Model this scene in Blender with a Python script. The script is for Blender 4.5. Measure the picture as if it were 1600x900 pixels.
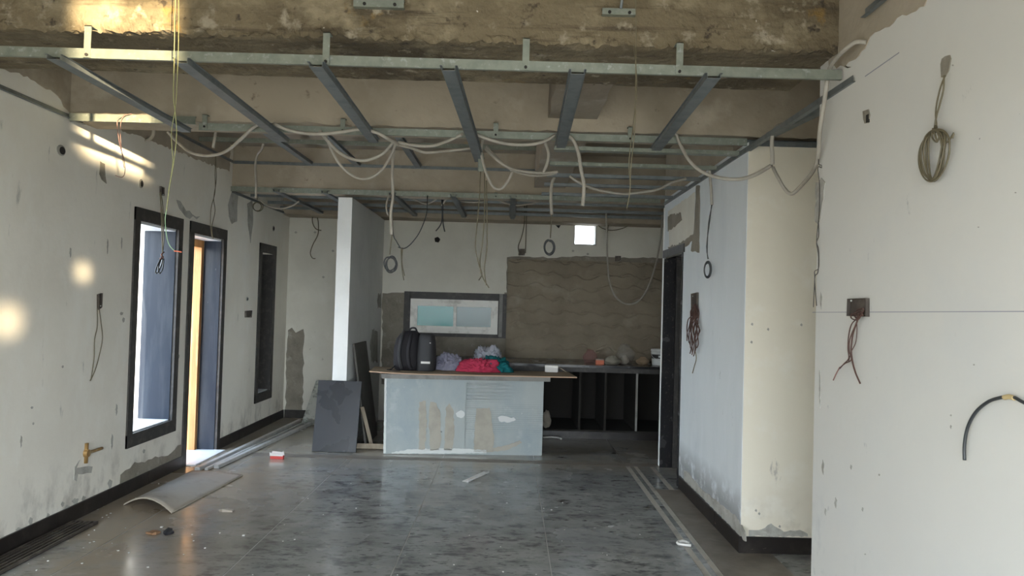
import bpy, bmesh, math, random
from mathutils import Vector, Matrix, noise

for o in list(bpy.data.objects):
    bpy.data.objects.remove(o)
C = bpy.context.scene.collection
scn = bpy.context.scene
rnd = random.Random(7)

# ------------------------------------------------------------------ camera
H = 1.55                                   # eye height
F = 1200.0                                 # focal length for a 1600 px wide frame
TH = math.atan(0.028)                      # roll
YAW, PIT = 0.0018, 0.0234
_f0 = Vector((math.sin(YAW) * math.cos(PIT), math.cos(YAW) * math.cos(PIT), math.sin(PIT)))
_r0 = Vector((math.cos(YAW), -math.sin(YAW), 0))
_u0 = _r0.cross(_f0)
CR = _r0 * math.cos(TH) + _u0 * math.sin(TH)
CU = _u0 * math.cos(TH) - _r0 * math.sin(TH)
CF = _f0
EYE = Vector((0, 0, H))
cam = bpy.data.cameras.new('camera')
cam.sensor_width = 36.0
cam.lens = 36.0 * F / 1600.0
cam.clip_start = 0.05
co = bpy.data.objects.new('camera', cam)
C.objects.link(co)
m = Matrix.Identity(4)
for i in range(3):
    m[i][0], m[i][1], m[i][2], m[i][3] = CR[i], CU[i], -CF[i], EYE[i]
co.matrix_world = m
scn.camera = co

# ------------------------------------------------------------------ light
scn.view_settings.view_transform = 'Standard'
scn.view_settings.look = 'None'
scn.view_settings.gamma = 1.0
scn.view_settings.exposure = 1.68
w = bpy.data.worlds.new('sky')
scn.world = w
w.use_nodes = True
wn, wl = w.node_tree.nodes, w.node_tree.links
wn.clear()
tc = wn.new('ShaderNodeTexCoord')
sp = wn.new('ShaderNodeSeparateXYZ')
cr = wn.new('ShaderNodeValToRGB')
cr.color_ramp.elements[0].position = 0.0
cr.color_ramp.elements[0].color = (0.90, 0.96, 1.0, 1)
cr.color_ramp.elements[1].position = 1.0
cr.color_ramp.elements[1].color = (0.45, 0.66, 1.0, 1)
e = cr.color_ramp.elements.new(0.35)
e.color = (0.76, 0.88, 1.0, 1)
bg = wn.new('ShaderNodeBackground')
bg.inputs['Strength'].default_value = 3.9
out = wn.new('ShaderNodeOutputWorld')
wl.new(tc.outputs['Generated'], sp.inputs[0])
wl.new(sp.outputs['Z'], cr.inputs[0])
wl.new(cr.outputs[0], bg.inputs[0])
wl.new(bg.outputs[0], out.inputs[0])

def add_light(name, kind, loc, direction, energy, color=(1, 1, 1), **kw):
    l = bpy.data.lights.new(name, kind)
    l.energy = energy
    l.color = color
    for k, v in kw.items():
        setattr(l, k, v)
    o = bpy.data.objects.new(name, l)
    o.location = loc
    o.rotation_euler = Vector(direction).to_track_quat('-Z', 'Y').to_euler()
    C.objects.link(o)
    return l, o

# afternoon sun from behind the house: lights the terrace and the yard
add_light('sun', 'SUN', (0, -10, 12), (0.11, 0.65, -0.75), 5.0, (1.0, 0.88, 0.70), angle=0.01)
# last low sun between the trees across the yard: narrow warm shafts that reach the left wall and the beam
SHAFT = Vector((-0.53, 1.0, -0.04))
add_light('sun_shaft', 'AREA', Vector((-1.86, 3.62, 2.80)) - SHAFT * 6.6, SHAFT, 1.5, (1.0, 0.80, 0.50),
          shape='RECTANGLE', size=0.42, size_y=0.42, spread=math.radians(1.2))
add_light('sun_fleck', 'AREA', Vector((-2.95, 5.30, 1.70)) - SHAFT * 8.2, SHAFT, 0.03, (1.0, 0.80, 0.50),
          shape='ELLIPSE', size=0.05, size_y=0.14, spread=math.radians(1))
add_light('sun_fleck', 'AREA', Vector((-2.95, 4.52, 1.38)) - SHAFT * 7.4, SHAFT, 0.06, (1.0, 0.80, 0.50),
          shape='ELLIPSE', size=0.07, size_y=0.20, spread=math.radians(1.4))

# ------------------------------------------------------------------ rays through real planes
def ray(px, py):
    return CF + CR * ((px - 800) / F) + CU * ((450 - py) / F)

def UY(px, py, y):
    d = ray(px, py); return EYE + d * (y / d.y)

def UX(px, py, x):
    d = ray(px, py); return EYE + d * (x / d.x)

def UZ(px, py, z):
    d = ray(px, py); return EYE + d * ((z - H) / d.z)

# ------------------------------------------------------------------ materials
def mat(name, base, rough=0.85, metal=0.0, layers=(), bump=None, spec=0.5, rough2=None):
    """base colour with procedural layers (colour, scale, low, high, [stretch], [ (axis, v0, v1) ... ])"""
    M = bpy.data.materials.new(name)
    M.use_nodes = True
    n, l = M.node_tree.nodes, M.node_tree.links
    b = n['Principled BSDF']
    b.inputs['Roughness'].default_value = rough
    b.inputs['Metallic'].default_value = metal
    b.inputs['Specular IOR Level'].default_value = spec
    geo = n.new('ShaderNodeNewGeometry')
    sep = n.new('ShaderNodeSeparateXYZ')
    l.new(geo.outputs['Position'], sep.inputs[0])
    rgb = n.new('ShaderNodeRGB')
    rgb.outputs[0].default_value = (*base, 1)
    cur = rgb.outputs[0]
    for k, L in enumerate(layers):
        col, sc, lo, hi = L[:4]
        st = L[4] if len(L) > 4 and L[4] else (1, 1, 1)
        grads = L[5] if len(L) > 5 else ()
        mp = n.new('ShaderNodeMapping')
        mp.inputs['Scale'].default_value = st
        mp.inputs['Location'].default_value = (k * 3.1, k * 1.7, k * 5.3)
        l.new(geo.outputs['Position'], mp.inputs[0])
        nz = n.new('ShaderNodeTexNoise')
        nz.inputs['Scale'].default_value = sc
        nz.inputs['Detail'].default_value = 6
        nz.inputs['Roughness'].default_value = 0.62
        l.new(mp.outputs[0], nz.inputs['Vector'])
        mr = n.new('ShaderNodeMapRange')
        mr.inputs['From Min'].default_value = lo
        mr.inputs['From Max'].default_value = hi
        mr.inputs['To Max'].default_value = L[6] if len(L) > 6 else 1.0
        l.new(nz.outputs[0], mr.inputs[0])
        f = mr.outputs[0]
        for ax, v0, v1 in grads:
            g = n.new('ShaderNodeMapRange')
            g.inputs['From Min'].default_value = v0
            g.inputs['From Max'].default_value = v1
            l.new(sep.outputs['XYZ'.index(ax)], g.inputs[0])
            mu = n.new('ShaderNodeMath'); mu.operation = 'MULTIPLY'
            l.new(f, mu.inputs[0]); l.new(g.outputs[0], mu.inputs[1])
            f = mu.outputs[0]
        mx = n.new('ShaderNodeMix'); mx.data_type = 'RGBA'
        l.new(f, mx.inputs['Factor'])
        l.new(cur, mx.inputs['A'])
        mx.inputs['B'].default_value = (*col, 1)
        cur = mx.outputs['Result']
    l.new(cur, b.inputs['Base Color'])
    if rough2 is not None:
        sc, r0, r1 = rough2
        nz = n.new('ShaderNodeTexNoise'); nz.inputs['Scale'].default_value = sc; nz.inputs['Detail'].default_value = 5
        l.new(geo.outputs['Position'], nz.inputs['Vector'])
        mr = n.new('ShaderNodeMapRange')
        mr.inputs['From Min'].default_value = 0.35; mr.inputs['From Max'].default_value = 0.65
        mr.inputs['To Min'].default_value = r0; mr.inputs['To Max'].default_value = r1
        l.new(nz.outputs[0], mr.inputs[0]); l.new(mr.outputs[0], b.inputs['Roughness'])
    if bump:
        sc, strength, dist = bump
        nz = n.new('ShaderNodeTexNoise'); nz.inputs['Scale'].default_value = sc; nz.inputs['Detail'].default_value = 6
        l.new(geo.outputs['Position'], nz.inputs['Vector'])
        bp = n.new('ShaderNodeBump')
        bp.inputs['Strength'].default_value = strength; bp.inputs['Distance'].default_value = dist
        l.new(nz.outputs[0], bp.inputs['Height']); l.new(bp.outputs[0], b.inputs['Normal'])
    return M

def see_through(name, tint, veil, veil_amount, rough=0.1):
    M = bpy.data.materials.new(name); M.use_nodes = True
    n, l = M.node_tree.nodes, M.node_tree.links
    b = n['Principled BSDF']; b.inputs['Base Color'].default_value = (*veil, 1); b.inputs['Roughness'].default_value = rough
    t = n.new('ShaderNodeBsdfTransparent'); t.inputs[0].default_value = (*tint, 1)
    mx = n.new('ShaderNodeMixShader'); mx.inputs[0].default_value = veil_amount
    l.new(t.outputs[0], mx.inputs[1]); l.new(b.outputs[0], mx.inputs[2])
    l.new(mx.outputs[0], n['Material Output'].inputs['Surface'])
    return M

m_cream = mat('old cream emulsion', (0.75, 0.70, 0.58), 0.8, layers=[
    ((0.67, 0.62, 0.51), 1.1, 0.45, 0.75), ((0.78, 0.75, 0.66), 4.0, 0.55, 0.75),
    ((0.45, 0.42, 0.36), 9.0, 0.69, 0.75, (1, 1, 0.35)), ((0.45, 0.41, 0.33), 7.0, 0.50, 0.66, (1, 1, 1), (('Z', 0.40, 0.1),), 0.6)],
    bump=(22, 0.12, 0.01))
m_left = mat('left putty', (0.77, 0.74, 0.66), 0.8, layers=[
    ((0.70, 0.665, 0.585), 1.4, 0.42, 0.72), ((0.80, 0.785, 0.72), 3.0, 0.52, 0.75, (1, 1, 0.5)),
    ((0.42, 0.41, 0.37), 7.5, 0.66, 0.76, (1.2, 1.2, 0.3)), ((0.46, 0.45, 0.42), 16.0, 0.68, 0.76, (1, 1, 0.25)),
    ((0.36, 0.335, 0.29), 6.0, 0.48, 0.64, (1, 1, 0.6), (('Z', 0.50, 0.12),), 0.7)], bump=(26, 0.15, 0.01))
m_near = mat('near right paint', (0.64, 0.63, 0.585), 0.75, layers=[
    ((0.62, 0.61, 0.57), 0.8, 0.40, 0.65), ((0.60, 0.60, 0.575), 2.0, 0.5, 0.8),
    ((0.35, 0.36, 0.36), 7.0, 0.67, 0.73, (1, 1, 0.5)), ((0.40, 0.41, 0.42), 9.0, 0.54, 0.66, (1, 1, 0.7), (('Z', 0.75, 0.1), ('Y', 3.2, 3.8)), 0.8),
    ((0.2, 0.2, 0.2), 30.0, 0.74, 0.78)], bump=(24, 0.10, 0.01))
m_blue = mat('pale blue emulsion', (0.69, 0.735, 0.755), 0.8, layers=[
    ((0.61, 0.66, 0.69), 2.0, 0.45, 0.75, (1, 1, 0.3)), ((0.72, 0.76, 0.79), 5.0, 0.55, 0.75, (1, 1, 0.4)),
    ((0.30, 0.32, 0.34), 12.0, 0.68, 0.75, (1, 1, 0.4)), ((0.27, 0.28, 0.28), 6.0, 0.35, 0.5, (1, 1, 1), (('Z', 0.42, 0.22),), 0.9)], bump=(24, 0.12, 0.01))
m_back = mat('back wall putty', (0.70, 0.68, 0.60), 0.85, layers=[
    ((0.60, 0.58, 0.51), 1.2, 0.42, 0.7), ((0.74, 0.725, 0.66), 3.0, 0.55, 0.8), ((0.35, 0.335, 0.295), 9.0, 0.68, 0.76)], bump=(26, 0.12, 0.01))
m_col = mat('white putty column', (0.78, 0.79, 0.77), 0.8, layers=[((0.70, 0.71, 0.69), 2.5, 0.45, 0.75)], bump=(20, 0.1, 0.01))
m_conc = mat('bare concrete', (0.165, 0.132, 0.080), 0.95, layers=[
    ((0.078, 0.060, 0.034), 1.5, 0.44, 0.60, (0.7, 1, 1.3)), ((0.27, 0.225, 0.145), 2.6, 0.53, 0.66, (0.8, 1, 1)), ((0.075, 0.058, 0.036), 5.0, 0.56, 0.66, (0.18, 1, 3.0)),
    ((0.22, 0.14, 0.045), 2.6, 0.64, 0.70), ((0.30, 0.26, 0.19), 9.0, 0.58, 0.68), ((0.055, 0.042, 0.028), 13.0, 0.61, 0.69), ((0.60, 0.56, 0.48), 24.0, 0.71, 0.74)], bump=(22, 0.8, 0.03))
m_plas = mat('grey brown cement plaster', (0.40, 0.345, 0.265), 0.95, layers=[
    ((0.31, 0.265, 0.20), 1.6, 0.42, 0.68), ((0.47, 0.415, 0.33), 3.0, 0.55, 0.75), ((0.16, 0.13, 0.10), 8.0, 0.66, 0.74)], bump=(25, 0.25, 0.015))
m_slab = mat('ceiling slab', (0.29, 0.25, 0.195), 0.95, layers=[
    ((0.21, 0.175, 0.135), 1.2, 0.42, 0.66), ((0.36, 0.26, 0.13), 1.7, 0.63, 0.72), ((0.38, 0.34, 0.28), 4.0, 0.58, 0.75)], bump=(20, 0.3, 0.02))
m_patch = mat('raw cement patch', (0.27, 0.245, 0.20), 0.95, layers=[((0.20, 0.18, 0.145), 5.0, 0.42, 0.66), ((0.36, 0.33, 0.28), 11.0, 0.57, 0.72)], bump=(40, 0.4, 0.012))
m_grey = mat('grey scraped patch', (0.40, 0.39, 0.35), 0.95, layers=[((0.30, 0.29, 0.255), 9.0, 0.45, 0.62), ((0.50, 0.49, 0.44), 12.0, 0.58, 0.7)], bump=(40, 0.3, 0.01))
m_pencil = mat('chalk line', (0.30, 0.30, 0.34), 0.9)
m_wavy = mat('combed cement', (0.275, 0.235, 0.175), 0.95, layers=[((0.21, 0.178, 0.13), 2.0, 0.42, 0.68), ((0.34, 0.30, 0.235), 2.6, 0.55, 0.72), ((0.36, 0.23, 0.13), 1.6, 0.68, 0.76)], bump=(45, 0.4, 0.01))
m_gran = mat('polished black granite', (0.018, 0.018, 0.020), 0.16, layers=[((0.05, 0.045, 0.042), 40.0, 0.58, 0.66)], rough2=(5, 0.10, 0.30))
m_jamb = mat('dusty dark granite', (0.028, 0.034, 0.046), 0.20, layers=[((0.050, 0.058, 0.070), 5.0, 0.45, 0.75, (2.2, 1, 0.25)), ((0.30, 0.31, 0.33), 8.0, 0.71, 0.74, (2.5, 1, 0.6))], spec=0.10)
m_arch = mat('rough dark granite edge', (0.030, 0.028, 0.026), 0.55, layers=[((0.07, 0.062, 0.055), 14.0, 0.5, 0.7)])
m_base = mat('black skirting tile', (0.018, 0.015, 0.014), 0.35, spec=0.3, layers=[((0.05, 0.043, 0.037), 4.5, 0.50, 0.75), ((0.22, 0.16, 0.14), 7.0, 0.68, 0.72, (1, 1, 2))])
m_floor = mat('dusty dark stone floor', (0.29, 0.295, 0.285), 0.42, layers=[
    ((0.19, 0.195, 0.19), 4.0, 0.45, 0.66, (0.8, 1.15, 1)), ((0.38, 0.38, 0.36), 2.1, 0.52, 0.74), ((0.105, 0.108, 0.108), 9.0, 0.52, 0.66, (0.8, 1.3, 1)), ((0.085, 0.087, 0.087), 19.0, 0.57, 0.67, (0.7, 1.2, 1)),
    ((0.48, 0.465, 0.42), 9.0, 0.62, 0.75, (0.6, 1.4, 1)), ((0.30, 0.245, 0.18), 1.4, 0.34, 0.52, (1, 0.6, 1), (('X', -1.35, -2.3), )),
    ((0.30, 0.27, 0.22), 2.4, 0.30, 0.48, (1, 1, 1), (('Y', 7.15, 7.5),), 0.75)], rough2=(1.1, 0.10, 0.34), spec=0.5, bump=(30, 0.06, 0.004))
m_border = mat('brown border stone', (0.22, 0.19, 0.155), 0.5, layers=[((0.13, 0.112, 0.092), 3.0, 0.42, 0.65), ((0.24, 0.215, 0.18), 6.0, 0.55, 0.75)])
m_inlay = mat('beige inlay strip', (0.44, 0.41, 0.35), 0.5, layers=[((0.22, 0.205, 0.175), 8.0, 0.5, 0.7)])
m_grout = mat('pale grout', (0.42, 0.41, 0.38), 0.9)
m_zinc = mat('galvanised steel', (0.25, 0.27, 0.225), 0.5, 0.5, layers=[((0.20, 0.22, 0.185), 18.0, 0.45, 0.65), ((0.35, 0.37, 0.34), 30.0, 0.58, 0.68)])
m_zincd = mat('galvanised steel in shade', (0.20, 0.22, 0.225), 0.5, 0.5, layers=[((0.15, 0.17, 0.175), 14.0, 0.45, 0.65)])  # darker copy of the galvanised steel; shade of the undersides is in the colour
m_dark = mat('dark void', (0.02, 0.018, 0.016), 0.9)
m_pvc = mat('dusty cream pvc conduit', (0.40, 0.37, 0.315), 0.55, layers=[((0.30, 0.275, 0.23), 8.0, 0.45, 0.7)])
m_wire = mat('dull black wire', (0.055, 0.048, 0.040), 0.55)
m_wireb = mat('brown wire', (0.085, 0.042, 0.032), 0.6)
m_wirep = mat('pink wire', (0.24, 0.13, 0.11), 0.6)
m_wirer = mat('red copper end', (0.62, 0.16, 0.09), 0.5)
m_wirey = mat('yellow wire', (0.30, 0.30, 0.13), 0.55)
m_wireg = mat('green wire', (0.26, 0.40, 0.24), 0.55)
m_wireo = mat('olive wire', (0.13, 0.11, 0.065), 0.5)
m_cable = mat('black cable', (0.03, 0.034, 0.036), 0.4)
m_tape = mat('tan tape', (0.52, 0.40, 0.20), 0.7)
m_wood = mat('varnished timber', (0.50, 0.25, 0.085), 0.5, layers=[((0.38, 0.17, 0.05), 3.0, 0.4, 0.65, (6, 6, 0.5)), ((0.58, 0.33, 0.13), 5.0, 0.55, 0.7, (6, 6, 0.4))])
m_marble = mat('white marble sill', (0.74, 0.76, 0.78), 0.35, layers=[((0.60, 0.62, 0.64), 4.0, 0.5, 0.7)])
m_upvc = mat('white upvc', (0.80, 0.79, 0.74), 0.45, layers=[((0.50, 0.48, 0.43), 6.0, 0.5, 0.7)])
m_render = mat('outside white render', (0.82, 0.83, 0.84), 0.9)
m_yard = mat('sunlit paving', (0.28, 0.245, 0.185), 0.9, layers=[((0.19, 0.17, 0.13), 0.9, 0.4, 0.7)])
m_leaf = mat('bright leaves', (0.28, 0.42, 0.06), 0.6, layers=[((0.14, 0.26, 0.04), 2.0, 0.45, 0.6)])
m_bark = mat('bark', (0.14, 0.10, 0.07), 0.9)
m_glass = see_through('teal window film', (0.10, 0.22, 0.215), (0.08, 0.21, 0.21), 0.5, 0.15)
m_glass2 = see_through('grey green window pane', (0.10, 0.15, 0.15), (0.12, 0.17, 0.17), 0.5, 0.12)
m_ply = mat('plywood face', (0.33, 0.245, 0.155), 0.75, layers=[((0.24, 0.175, 0.11), 3.0, 0.42, 0.65, (0.6, 5, 1)), ((0.40, 0.32, 0.23), 7.0, 0.58, 0.72)])
m_plye = mat('plywood edge', (0.52, 0.36, 0.25), 0.8)
m_ledge = mat('grey stone ledge', (0.23, 0.225, 0.21), 0.6, layers=[((0.16, 0.155, 0.145), 7.0, 0.45, 0.65)])
m_isl = mat('blue grey cement panel', (0.36, 0.395, 0.385), 0.6, layers=[((0.27, 0.325, 0.345), 1.6, 0.45, 0.68, (1, 1, 0.6)), ((0.42, 0.455, 0.45), 5.0, 0.55, 0.74), ((0.56, 0.57, 0.55), 16.0, 0.68, 0.74), ((0.16, 0.18, 0.18), 20.0, 0.70, 0.75)], bump=(30, 0.15, 0.008))
m_smear = mat('beige cement smear', (0.40, 0.375, 0.315), 0.9, layers=[((0.34, 0.32, 0.27), 6.0, 0.45, 0.65)])
m_smearw = mat('white putty smear', (0.62, 0.64, 0.62), 0.9)
m_bslab = mat('charcoal stone slab', (0.020, 0.023, 0.029), 0.35, layers=[((0.024, 0.027, 0.033), 5.0, 0.40, 0.85), ((0.14, 0.15, 0.16), 25.0, 0.70, 0.75)], rough2=(3, 0.22, 0.45))
m_gboard = mat('dusty grey board', (0.115, 0.108, 0.095), 0.7, layers=[((0.18, 0.17, 0.15), 5.0, 0.5, 0.7)])
m_lwood = mat('raw batten wood', (0.36, 0.30, 0.22), 0.8, layers=[((0.28, 0.23, 0.17), 5.0, 0.45, 0.65, (4, 4, 0.5))])
m_mslab = mat('veined marble slab', (0.46, 0.47, 0.43), 0.4, layers=[((0.20, 0.205, 0.185), 6.0, 0.50, 0.60, (1.4, 1, 2)), ((0.48, 0.49, 0.45), 9.0, 0.56, 0.68)])
m_alu = mat('bare aluminium', (0.52, 0.52, 0.50), 0.45, 0.2, layers=[((0.42, 0.42, 0.41), 9.0, 0.45, 0.65)])
m_sheet = mat('dusty tan sheet', (0.31, 0.27, 0.22), 0.75, layers=[((0.37, 0.33, 0.275), 2.0, 0.42, 0.7), ((0.23, 0.20, 0.165), 6.0, 0.55, 0.72)])
m_sheete = mat('pale sheet edge', (0.40, 0.36, 0.29), 0.8)
m_iron = mat('dirty iron', (0.075, 0.062, 0.052), 0.6, 0.3, layers=[((0.17, 0.145, 0.12), 8.0, 0.5, 0.7)])
m_bag = mat('black nylon', (0.012, 0.011, 0.015), 0.75, bump=(120, 0.2, 0.003))
m_bagg = mat('charcoal nylon', (0.035, 0.036, 0.040), 0.7, bump=(120, 0.2, 0.003))
m_lav = mat('lavender grey cloth', (0.26, 0.26, 0.34), 0.95, layers=[((0.36, 0.35, 0.44), 14.0, 0.5, 0.65), ((0.14, 0.14, 0.20), 10.0, 0.55, 0.7)])
m_red = mat('raspberry cloth', (0.48, 0.035, 0.085), 0.9, layers=[((0.34, 0.02, 0.06), 12.0, 0.5, 0.66)])
m_teal = mat('teal cloth', (0.0, 0.135, 0.15), 0.9, layers=[((0.0, 0.085, 0.10), 12.0, 0.5, 0.66)])
m_white = mat('white cloth', (0.58, 0.60, 0.68), 0.9, layers=[((0.40, 0.42, 0.52), 15.0, 0.52, 0.64)])
m_card = mat('white card', (0.70, 0.69, 0.66), 0.8)
m_cardr = mat('red print card', (0.58, 0.07, 0.06), 0.7)
m_orange = mat('coral carton', (0.62, 0.18, 0.10), 0.7)
m_stone = mat('beige lump of mortar', (0.30, 0.27, 0.22), 0.95, layers=[((0.22, 0.195, 0.16), 14.0, 0.45, 0.65)], bump=(30, 0.4, 0.01))
m_film = see_through('crumpled clear plastic', (0.95, 0.94, 0.92), (0.66, 0.64, 0.61), 0.13, 0.12)
m_filmp = see_through('pink clear plastic', (0.94, 0.84, 0.84), (0.42, 0.26, 0.27), 0.14, 0.2)
m_sack = mat('beige polythene sack', (0.28, 0.26, 0.21), 0.6)
m_pail = mat('white plastic pail', (0.62, 0.64, 0.62), 0.45)
m_blackp = mat('black print', (0.02, 0.02, 0.022), 0.6)
m_brass = mat('brass fitting', (0.42, 0.26, 0.10), 0.45, 0.6, layers=[((0.50, 0.40, 0.26), 20, 0.5, 0.65)])
m_chip = mat('white chips', (0.62, 0.61, 0.57), 0.9)
m_brown = mat('dry leaf brown', (0.22, 0.12, 0.06), 0.9)

# ------------------------------------------------------------------ mesh helpers
def new_obj(name, bm, material, parent=None, smooth=False):
    me = bpy.data.meshes.new(name)
    bm.normal_update()
    bm.to_mesh(me); bm.free()
    if material is not None:
        for mm in (material if isinstance(material, (list, tuple)) else [material]):
            me.materials.append(mm)
    if smooth:
        for p in me.polygons:
            p.use_smooth = True
    o = bpy.data.objects.new(name, me)
    C.objects.link(o)
    if parent is not None:
        o.parent = parent
        o.matrix_parent_inverse = Matrix.Translation(-Vector(parent.location)) if parent.location.length else Matrix.Identity(4)
    return o

def thing(name, label, cat, loc=(0, 0, 0), group=None):
    o = bpy.data.objects.new(name, None)
    o.location = loc
    o.empty_display_size = 0.1
    C.objects.link(o)
    return tag(o, label, cat, group)

def tag(o, label=None, cat=None, group=None, kind=None):
    if label: o['label'] = label
    if cat: o['category'] = cat
    if group: o['group'] = group
    if kind: o['kind'] = kind
    return o

def box(bm, x0, x1, y0, y1, z0, z1, mi=0):
    vs = [bm.verts.new((x, y, z)) for z in (z0, z1) for y in (y0, y1) for x in (x0, x1)]
    for f in ((0, 2, 3, 1), (4, 5, 7, 6), (0, 1, 5, 4), (2, 6, 7, 3), (0, 4, 6, 2), (1, 3, 7, 5)):
        bm.faces.new([vs[i] for i in f]).material_index = mi
    return vs

def boxo(name, b, material, parent=None, bev=0.0):
    bm = bmesh.new(); box(bm, *b)
    if bev:
        bmesh.ops.bevel(bm, geom=bm.edges[:], offset=bev, segments=2, affect='EDGES')
    return new_obj(name, bm, material, parent)

def prism(bm, poly, ext, mi=0):
    """extrude a closed 3D polygon by a vector"""
    ext = Vector(ext)
    a = [bm.verts.new(p) for p in poly]
    b = [bm.verts.new(Vector(p) + ext) for p in poly]
    n = len(a)
    bm.faces.new(a).material_index = mi
    bm.faces.new(b[::-1]).material_index = mi
    for i in range(n):
        bm.faces.new((a[i], b[i], b[(i + 1) % n], a[(i + 1) % n])).material_index = mi
    bmesh.ops.recalc_face_normals(bm, faces=bm.faces[:])

def smooth_path(pts, n=6):
    P = [Vector(p) for p in pts]
    if len(P) < 3: return P
    out = []
    for i in range(len(P) - 1):
        p0 = P[max(i - 1, 0)]; p1 = P[i]; p2 = P[i + 1]; p3 = P[min(i + 2, len(P) - 1)]
        for k in range(n):
            t = k / n
            out.append(0.5 * ((2 * p1) + (-p0 + p2) * t + (2 * p0 - 5 * p1 + 4 * p2 - p3) * t * t + (-p0 + 3 * p1 - 3 * p2 + p3) * t ** 3))
    out.append(P[-1])
    return out

def tube_bm(bm, pts, r, sides=7, n=6, mi=0, hollow=False):
    P = smooth_path(pts, n)
    t0 = (P[1] - P[0]).normalized()
    nrm = t0.orthogonal().normalized()
    rings = []
    for i, p in enumerate(P):
        t = (P[min(i + 1, len(P) - 1)] - P[max(i - 1, 0)])
        if t.length < 1e-9: t = t0.copy()
        t.normalize()
        nrm = (nrm - t * nrm.dot(t))
        if nrm.length < 1e-6: nrm = t.orthogonal()
        nrm.normalize()
        bi = t.cross(nrm)
        rings.append([bm.verts.new(p + (nrm * math.cos(2 * math.pi * k / sides) + bi * math.sin(2 * math.pi * k / sides)) * r) for k in range(sides)])
    for a, b in zip(rings, rings[1:]):
        for k in range(sides):
            f = bm.faces.new((a[k], a[(k + 1) % sides], b[(k + 1) % sides], b[k])); f.material_index = mi; f.smooth = True
    bm.faces.new(rings[0][::-1]).material_index = mi
    bm.faces.new(rings[-1]).material_index = mi

def tube(name, pts, r, material, parent=None, sides=7, n=6):
    bm = bmesh.new(); tube_bm(bm, pts, r, sides, n)
    return new_obj(name, bm, material, parent)

def px_path(seq):
    """(px, py, depth) points"""
    return [UY(x, y, d) for x, y, d in seq]

def profile(bm, prof, p0, p1, up, mi=0):
    """sweep a closed 2D profile (side, up) from p0 to p1"""
    p0, p1, up = Vector(p0), Vector(p1), Vector(up)
    t = (p1 - p0).normalized(); s = t.cross(up).normalized(); u = s.cross(t)
    prism(bm, [p0 + s * a + u * b for a, b in prof], p1 - p0, mi)

T = 0.0016
def c_prof(w, h):      # open channel: web at side=0, lips toward +side
    return [(0, 0), (w, 0), (w, T), (T, T), (T, h - T), (w, h - T), (w, h), (0, h)]

def u_prof(w, h):      # furring section: flat face down, flanges up, turned lips
    a = w / 2
    return [(-a, 0), (a, 0), (a, h), (a + 0.010, h), (a + 0.010, h + T), (a - T, h + T), (a - T, T), (-a + T, T), (-a + T, h + T), (-a - 0.010, h + T), (-a - 0.010, h), (-a, h)]

def l_prof(w, h):
    return [(0, 0), (w, 0), (w, T), (T, T), (T, h), (0, h)]

def ragged(poly, step=0.05, amp=0.014, seed=1):
    """closed polygon of points -> subdivided with jitter in its own plane"""
    r = random.Random(seed)
    P = [Vector(p) for p in poly]
    nrm = Vector((0, 0, 0))
    for i in range(len(P)):
        a, b = P[i], P[(i + 1) % len(P)]
        nrm += a.cross(b)
    nrm.normalize()
    out = []
    for i in range(len(P)):
        a, b = P[i], P[(i + 1) % len(P)]
        k = max(1, int((b - a).length / step))
        side = (b - a).normalized().cross(nrm)
        for j in range(k):
            out.append(a.lerp(b, j / k) + (side * r.uniform(-amp, amp) if j else Vector((0, 0, 0))))
    return out

def patch(name, poly, normal, material, parent, step=0.05, amp=0.014, seed=1, thick=0.004):
    P = ragged(poly, step, amp, seed)
    n = Vector(normal).normalized()
    bm = bmesh.new()
    prism(bm, [p - n * 0.002 for p in P], n * (thick + 0.002))
    return new_obj(name, bm, material, parent)

def wall_grid(bm, axis, c0, c1, a0, a1, z0, z1, holes):
    """wall slab between c0..c1 (thickness) along a0..a1 with rectangular holes (a0,a1,z0,z1)"""
    A = sorted({a0, a1, *[h[0] for h in holes], *[h[1] for h in holes]})
    for p, q in zip(A, A[1:]):
        cuts = sorted([(h[2], h[3]) for h in holes if h[0] <= p + 1e-6 and h[1] >= q - 1e-6])
        z = z0
        for lo, hi in cuts + [(z1, z1)]:
            if lo - z > 1e-4:
                if axis == 'x': box(bm, c0, c1, p, q, z, lo)
                else: box(bm, p, q, c0, c1, z, lo)
            z = hi

# ------------------------------------------------------------------ layout (metres)
XL, XR, YB = -2.95, 1.53, 10.15
ZS = 3.15                                   # underside of slab
ZF = 2.65                                   # suspended frame
ZM = 2.97                                   # raised middle bay
WT = 0.36                                   # outer wall thickness
YREAR = -0.6

def lw(px, py): return UX(px, py, XL)
def rw(px, py): return UX(px, py, XR)
def bw(px, py): return UY(px, py, YB)

# left wall openings from what the photograph shows
w1a, w1b = lw(212.5, 450).y, lw(275, 450).y
w1z0, w1z1 = lw(240, 668).z, lw(240, 348).z
d1a, d1b = lw(298, 450).y, lw(346, 450).y
d1z1 = lw(320, 366).z
w2a, w2b = lw(404.5, 500).y, lw(424, 500).y
w2z0, w2z1 = lw(413, 613).z, lw(413, 393).z

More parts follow.
